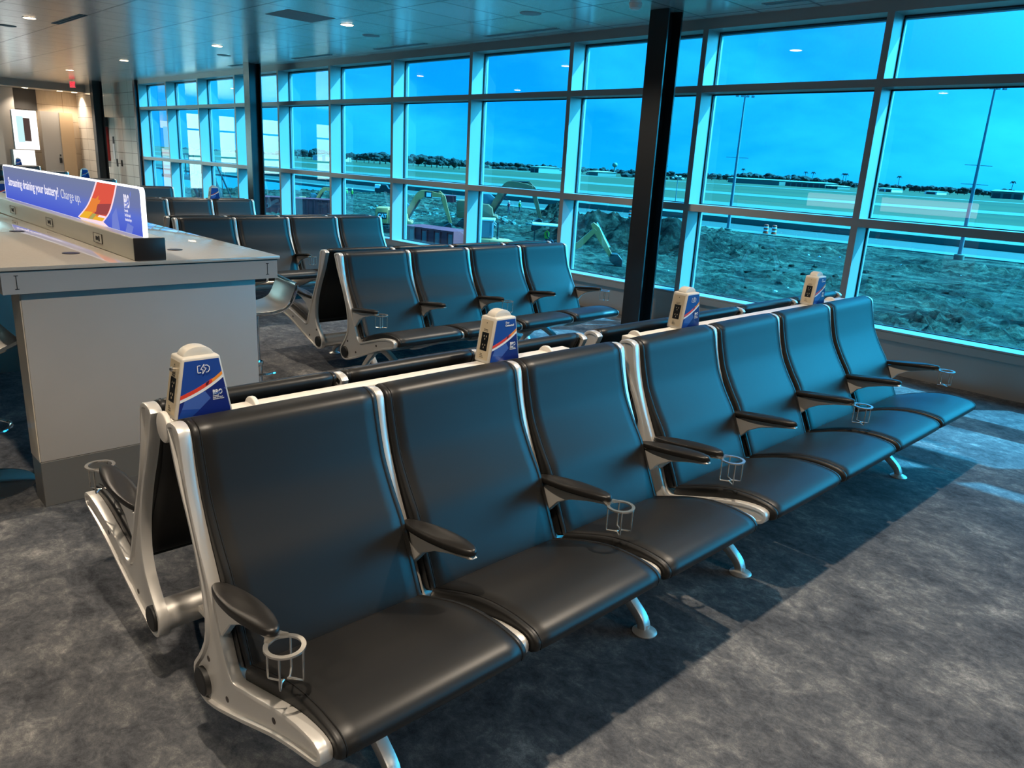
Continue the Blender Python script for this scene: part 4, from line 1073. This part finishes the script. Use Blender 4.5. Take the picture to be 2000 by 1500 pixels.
# outside stair seen in the far left panes
p = at(470, 402, 14.5); st_ = thing('outside_stair', 'dark steel stair outside the far left panes', 'stair', (p.x, p.y, G))
w = MB()
for yy in (0, 1.1):
    w.tube([(0, yy, 0), (-5.2, yy, 5.1)], .09, 6); w.tube([(0, yy, 1.0), (-5.2, yy, 6.1)], .04, 6); w.tube([(-5.2, yy, 6.1), (-8.5, yy, 6.1)], .04, 6)
    for k in range(7): w.tube([(-.85 * k, yy, .83 * k), (-.85 * k, yy, .83 * k + 1.0)], .03, 6)
    for k in range(4): w.tube([(-5.2 - 1.1 * k, yy, 5.1), (-5.2 - 1.1 * k, yy, 6.1)], .03, 6)
for k in range(18): w.b2((-.29 * k - .28, 0, .28 * k + .2), (-.29 * k, 1.1, .28 * k + .24))
w.b2((-8.5, -.1, 4.95), (-5.1, 1.2, 5.1)); w.b2((-8.3, .5, 0), (-8.1, .7, 5)); w.b2((-5.4, .5, 0), (-5.2, .7, 5))
w.build('stair_frame', 'machine_dark', st_, smooth=False)

# buildings beyond the airfield
def hangar(u0, u1, v, Y, h, label, roof='hangar_roof', doors=0, group='low airfield buildings on the horizon', depth=30, wall='hangar_wall'):
    a, b_ = at(u0, v, Y), at(u1, v, Y); L = b_.x - a.x
    t_ = thing('airfield_building', label, 'building', (a.x, Y, G), 0, group)
    MB().b2((0, 0, 0), (L, depth, h)).build('walls', wall, t_, smooth=False)
    w = MB(); w.prism([(-1, h), (depth / 2, h * 1.22), (depth + 1, h)], -1, L + 1, 'x'); w.build('roof', roof, t_, smooth=False)
    for k in range(doors):
        w = MB(); x = L * (k + .5) / doors; w.b2((x - L / doors * .36, -.3, 0), (x + L / doors * .36, 0, h * .72)); w.build('door', 'hangar_door', t_, smooth=False)
hangar(1421, 1522, 357, 820, 5.2, 'long pale hangar nearest the tall mast, left of two')
hangar(1533, 1612, 363, 820, 5.0, 'long pale hangar with dark doors, right of the first', doors=7)
hangar(1612, 1636, 366, 810, 3.0, 'row of small white sheds beside the second hangar', doors=4, roof='sign_white')
hangar(1716, 1742, 370, 850, 3.5, 'small white buildings just right of the thick mullion', doors=2, wall='sign_white')
hangar(1806, 1830, 376, 900, 3.0, 'tiny white building left of the right mast', doors=1, wall='sign_white')
hangar(1935, 1999, 384, 900, 7.0, 'grey hangar at the far right edge of the view', doors=3)
hangar(1146, 1168, 338, 640, 4.0, 'low white-roofed building left of the water tower', roof='sign_white')
hangar(1036, 1052, 333, 560, 5.5, 'pale block building above the excavator boom, left half', wall='hangar_roof', doors=2)
hangar(1059, 1073, 334, 600, 4.2, 'pale block building above the excavator boom, right half', wall='hangar_roof', doors=1)
hangar(611, 622, 306, 420, 5.0, 'small white house among trees at the left', wall='sign_white')
hangar(629, 636, 307, 420, 5.5, 'second small white house among trees at the left', wall='sign_white')
p = at(1199, 345, 700); wt = thing('water_tower', 'round pale water tower on the horizon', 'water tower', (p.x, 700, G))
zt_ = at(1200, 322, 700).z - G
MB().lathe([(3.0 * math.cos(a) + .01, zt_ + 2.6 * math.sin(a)) for a in [R(-90 + 15 * k) for k in range(13)]], 24).build('tank', 'tank_paint', wt)
MB().tube([(0, 0, 0), (0, 0, zt_ - 2)], [1.2, .7], 12).build('stem', 'tank_paint', wt)

# trees on the horizon
def tree_mesh(seed, palm=False):
    r_ = random.Random(seed); mb = MB()
    if palm:
        for k in range(9):
            a = k * 2 * math.pi / 9; mb.tube([(0, 0, .86), (.12 * math.cos(a), .12 * math.sin(a), .97), (.26 * math.cos(a), .26 * math.sin(a), .84)], [.02, .03, .008], 4)
    else:
        for k in range(9):
            a = r_.uniform(0, 6.28); d = r_.uniform(0, .42); mb.ico((d * math.cos(a), d * math.sin(a), r_.uniform(.38, .8)), r_.uniform(.16, .28), 2, (1.1, 1.1, .85), .16)
    return mb.mesh('crown', 'tree_green', smooth=False)
def trunk_mesh(): return MB().tube([(0, 0, 0), (0, 0, .86)], [.035, .02], 6).mesh('trunk', 'bark')
TM = [tree_mesh(1), tree_mesh(2), tree_mesh(3)]; PM = tree_mesh(4, True); TK = trunk_mesh()
def plant(x, y, h, w_, palm=False):
    t_ = thing('palm' if palm else 'distant_tree', 'slim palm standing in the far treeline' if palm else 'dark bushy tree in the treeline beyond the airfield', 'tree', (x, y, G), rnd.uniform(0, 6), 'palms in the far treeline' if palm else 'trees beyond the airfield')
    t_.scale = (w_ / .9, w_ / .9, h)
    add('crown', PM if palm else rnd.choice(TM), t_); add('trunk', TK, t_)
r_ = random.Random(11)
u = 548
while u < 2030:
    Y = 430 if u < 900 else (760 if u < 1300 else 1060); Y *= r_.uniform(.95, 1.1)
    p = at(u, 330, Y)
    D = math.hypot(p.x, Y)
    hpx = r_.uniform(4, 9)
    if 566 < u < 650: hpx = r_.uniform(10, 17)
    if 650 < u < 900: hpx = r_.uniform(9, 16)
    if 1420 < u < 1640: hpx = r_.uniform(7, 14)
    h = (hpx + 6.45 * 1490 / D * .55) * D / 1490 * 1.05
    plant(p.x, Y, h, h * r_.uniform(.8, 1.5))
    u += r_.uniform(9, 15)
for u in (1452, 1690, 1590, 1575, 1655, 1760, 1985, 1300, 1650):
    p = at(u, 330, 1100); plant(p.x, 1100, 20, 12, True)
mb = MB()
for k in range(260):
    x = -2600 + k * 14; mb.ico((x, 1420 + 60 * math.sin(k * 1.3), G + 2), 9 + 3 * math.sin(k * 2.1), 1, (1.3, 1, .62 + .15 * math.sin(k * .7)), .08)
tag(mb.build('treeline', 'tree_green', smooth=False), 'continuous dark treeline on the horizon', 'treeline', None, 'stuff')
mb = MB()
for k in range(120):
    x = -1500 + k * 11; mb.ico((x, 710 + 30 * math.sin(k * 1.3), G + 1), 5 + 2 * math.sin(k * 2.1), 1, (1.3, 1, .6), .08)
tag(mb.build('hedgerow', 'tree_green', smooth=False), 'dark scrub along the left part of the field', 'hedgerow', None, 'stuff').location = (-300, 0, 0)
# added white block outside the west glazing, for bright reflections in the panes
MB().b2((-42, -22, G), (-36, 8.5, 8)).build('reflector_block', 'sign_white', smooth=False)
tag(bpy.data.objects['reflector_block'], 'added white block outside the far end, for window reflections', 'building')

# ---------------------------------------------------------------- light
sun = bpy.data.lights.new('sun', 'SUN'); sun.energy = 18; sun.angle = R(.6); sun.color = (.95, .97, .95)
so = bpy.data.objects.new('sun', sun); COL.objects.link(so)
d = -Vector((.78, 1, 1.13)); so.rotation_euler = d.to_track_quat('-Z', 'Y').to_euler()
def spot(x, y, p_, z=ZC - .03, size=R(125), col=(1, .84, .66), r_=.035):
    l = bpy.data.lights.new('downlight_or_fill', 'SPOT'); l.energy = p_; l.spot_size = size; l.spot_blend = .6; l.color = col; l.shadow_soft_size = r_
    o = bpy.data.objects.new('downlight_or_fill', l); COL.objects.link(o); o.location = (x, y, z)
SP = 235
for x, y in ((-1.25, 3.05), (-1.2, .45), (-4.95, 5.45), (-4.9, 2.9), (2.6, 3.0), (2.6, .4), (-8.75, 5.44), (-8.75, 2.9), (-4.9, .4), (-8.7, .4), (-12.5, 5.45), (-12.47, 2.91), (-16.67, 5.42), (-20.5, 5.48), (-1.2, -2.1), (2.6, -2.1)):
    spot(x, y, SP * 1.2 if x > -2 else (SP * .8 if x > -6 else SP * .55))
for x, y in ((-25.95, 5.75), (-25.95, 6.62), (-25.95, 7.0)): spot(x, y, 70, 2.94, col=(1, .82, .64))
spot(-24.2, 5.5, 130, col=(1, .9, .78)); spot(-22.6, 5.5, 110, col=(1, .9, .78))  # added fill spots without fixtures, brighten the stone tile wall

wd = bpy.data.worlds.new('world'); S.world = wd; wd.use_nodes = True; t = wd.node_tree; t.nodes.clear()
o = t.nodes.new('ShaderNodeOutputWorld'); bg = t.nodes.new('ShaderNodeBackground'); t.links.new(bg.outputs[0], o.inputs[0])
tc = t.nodes.new('ShaderNodeTexCoord'); sp = t.nodes.new('ShaderNodeSeparateXYZ'); t.links.new(tc.outputs['Generated'], sp.inputs[0])
cr = t.nodes.new('ShaderNodeValToRGB'); t.links.new(sp.outputs['Z'], cr.inputs[0]); els = cr.color_ramp.elements
els[0].position = 0; els[0].color = (.02, .86, 1.4, 1); els[1].position = .8; els[1].color = (.01, .50, 1.2, 1)
e_ = els.new(.10); e_.color = (.01, .72, 1.35, 1)
e_ = els.new(.33); e_.color = (.01, .52, 1.3, 1)
mp = t.nodes.new('ShaderNodeMapping'); mp.inputs['Scale'].default_value = (1, 1, 2.6); t.links.new(tc.outputs['Generated'], mp.inputs[0])
n = noi(t, mp.outputs[0], 3.2, 8, .55, .2)
mr = t.nodes.new('ShaderNodeMapRange'); mr.inputs['From Min'].default_value = .46; mr.inputs['From Max'].default_value = .70; mr.inputs['To Max'].default_value = .9; t.links.new(n, mr.inputs[0])
mx = t.nodes.new('ShaderNodeMix'); mx.data_type = 'RGBA'; mx.inputs[7].default_value = (.18, 1.3, 1.6, 1)
t.links.new(mr.outputs[0], mx.inputs[0]); t.links.new(cr.outputs[0], mx.inputs[6]); 
# brighter, whiter sky around the sun
dt = t.nodes.new('ShaderNodeVectorMath'); dt.operation = 'DOT_PRODUCT'; dt.inputs[1].default_value = Vector((.78, 1, 1.13)).normalized(); t.links.new(tc.outputs['Generated'], dt.inputs[0])
cl = t.nodes.new('ShaderNodeMath'); cl.operation = 'MAXIMUM'; cl.inputs[1].default_value = 0; t.links.new(dt.outputs['Value'], cl.inputs[0])
pw = mathn(t, 'MULTIPLY', mathn(t, 'POWER', cl.outputs[0], 5.5), 17.)
gl = t.nodes.new('ShaderNodeVectorMath'); gl.operation = 'SCALE'; gl.inputs[0].default_value = (.30, 1.15, 1.15); t.links.new(pw, gl.inputs['Scale'])
ad = t.nodes.new('ShaderNodeVectorMath'); ad.operation = 'ADD'; t.links.new(mx.outputs[2], ad.inputs[0]); t.links.new(gl.outputs[0], ad.inputs[1])
t.links.new(ad.outputs[0], bg.inputs[0]); bg.inputs[1].default_value = 1.0

# ---------------------------------------------------------------- view
S.view_settings.view_transform = 'Standard'; S.view_settings.look = 'None'; S.view_settings.gamma = 1; S.view_settings.use_curve_mapping = False
S.view_settings.exposure = 0
S.cycles.use_denoising = True
S.cycles.max_bounces = 8; S.cycles.transparent_max_bounces = 16; S.cycles.sample_clamp_indirect = 6
S.cycles.caustics_reflective = False; S.cycles.caustics_refractive = False
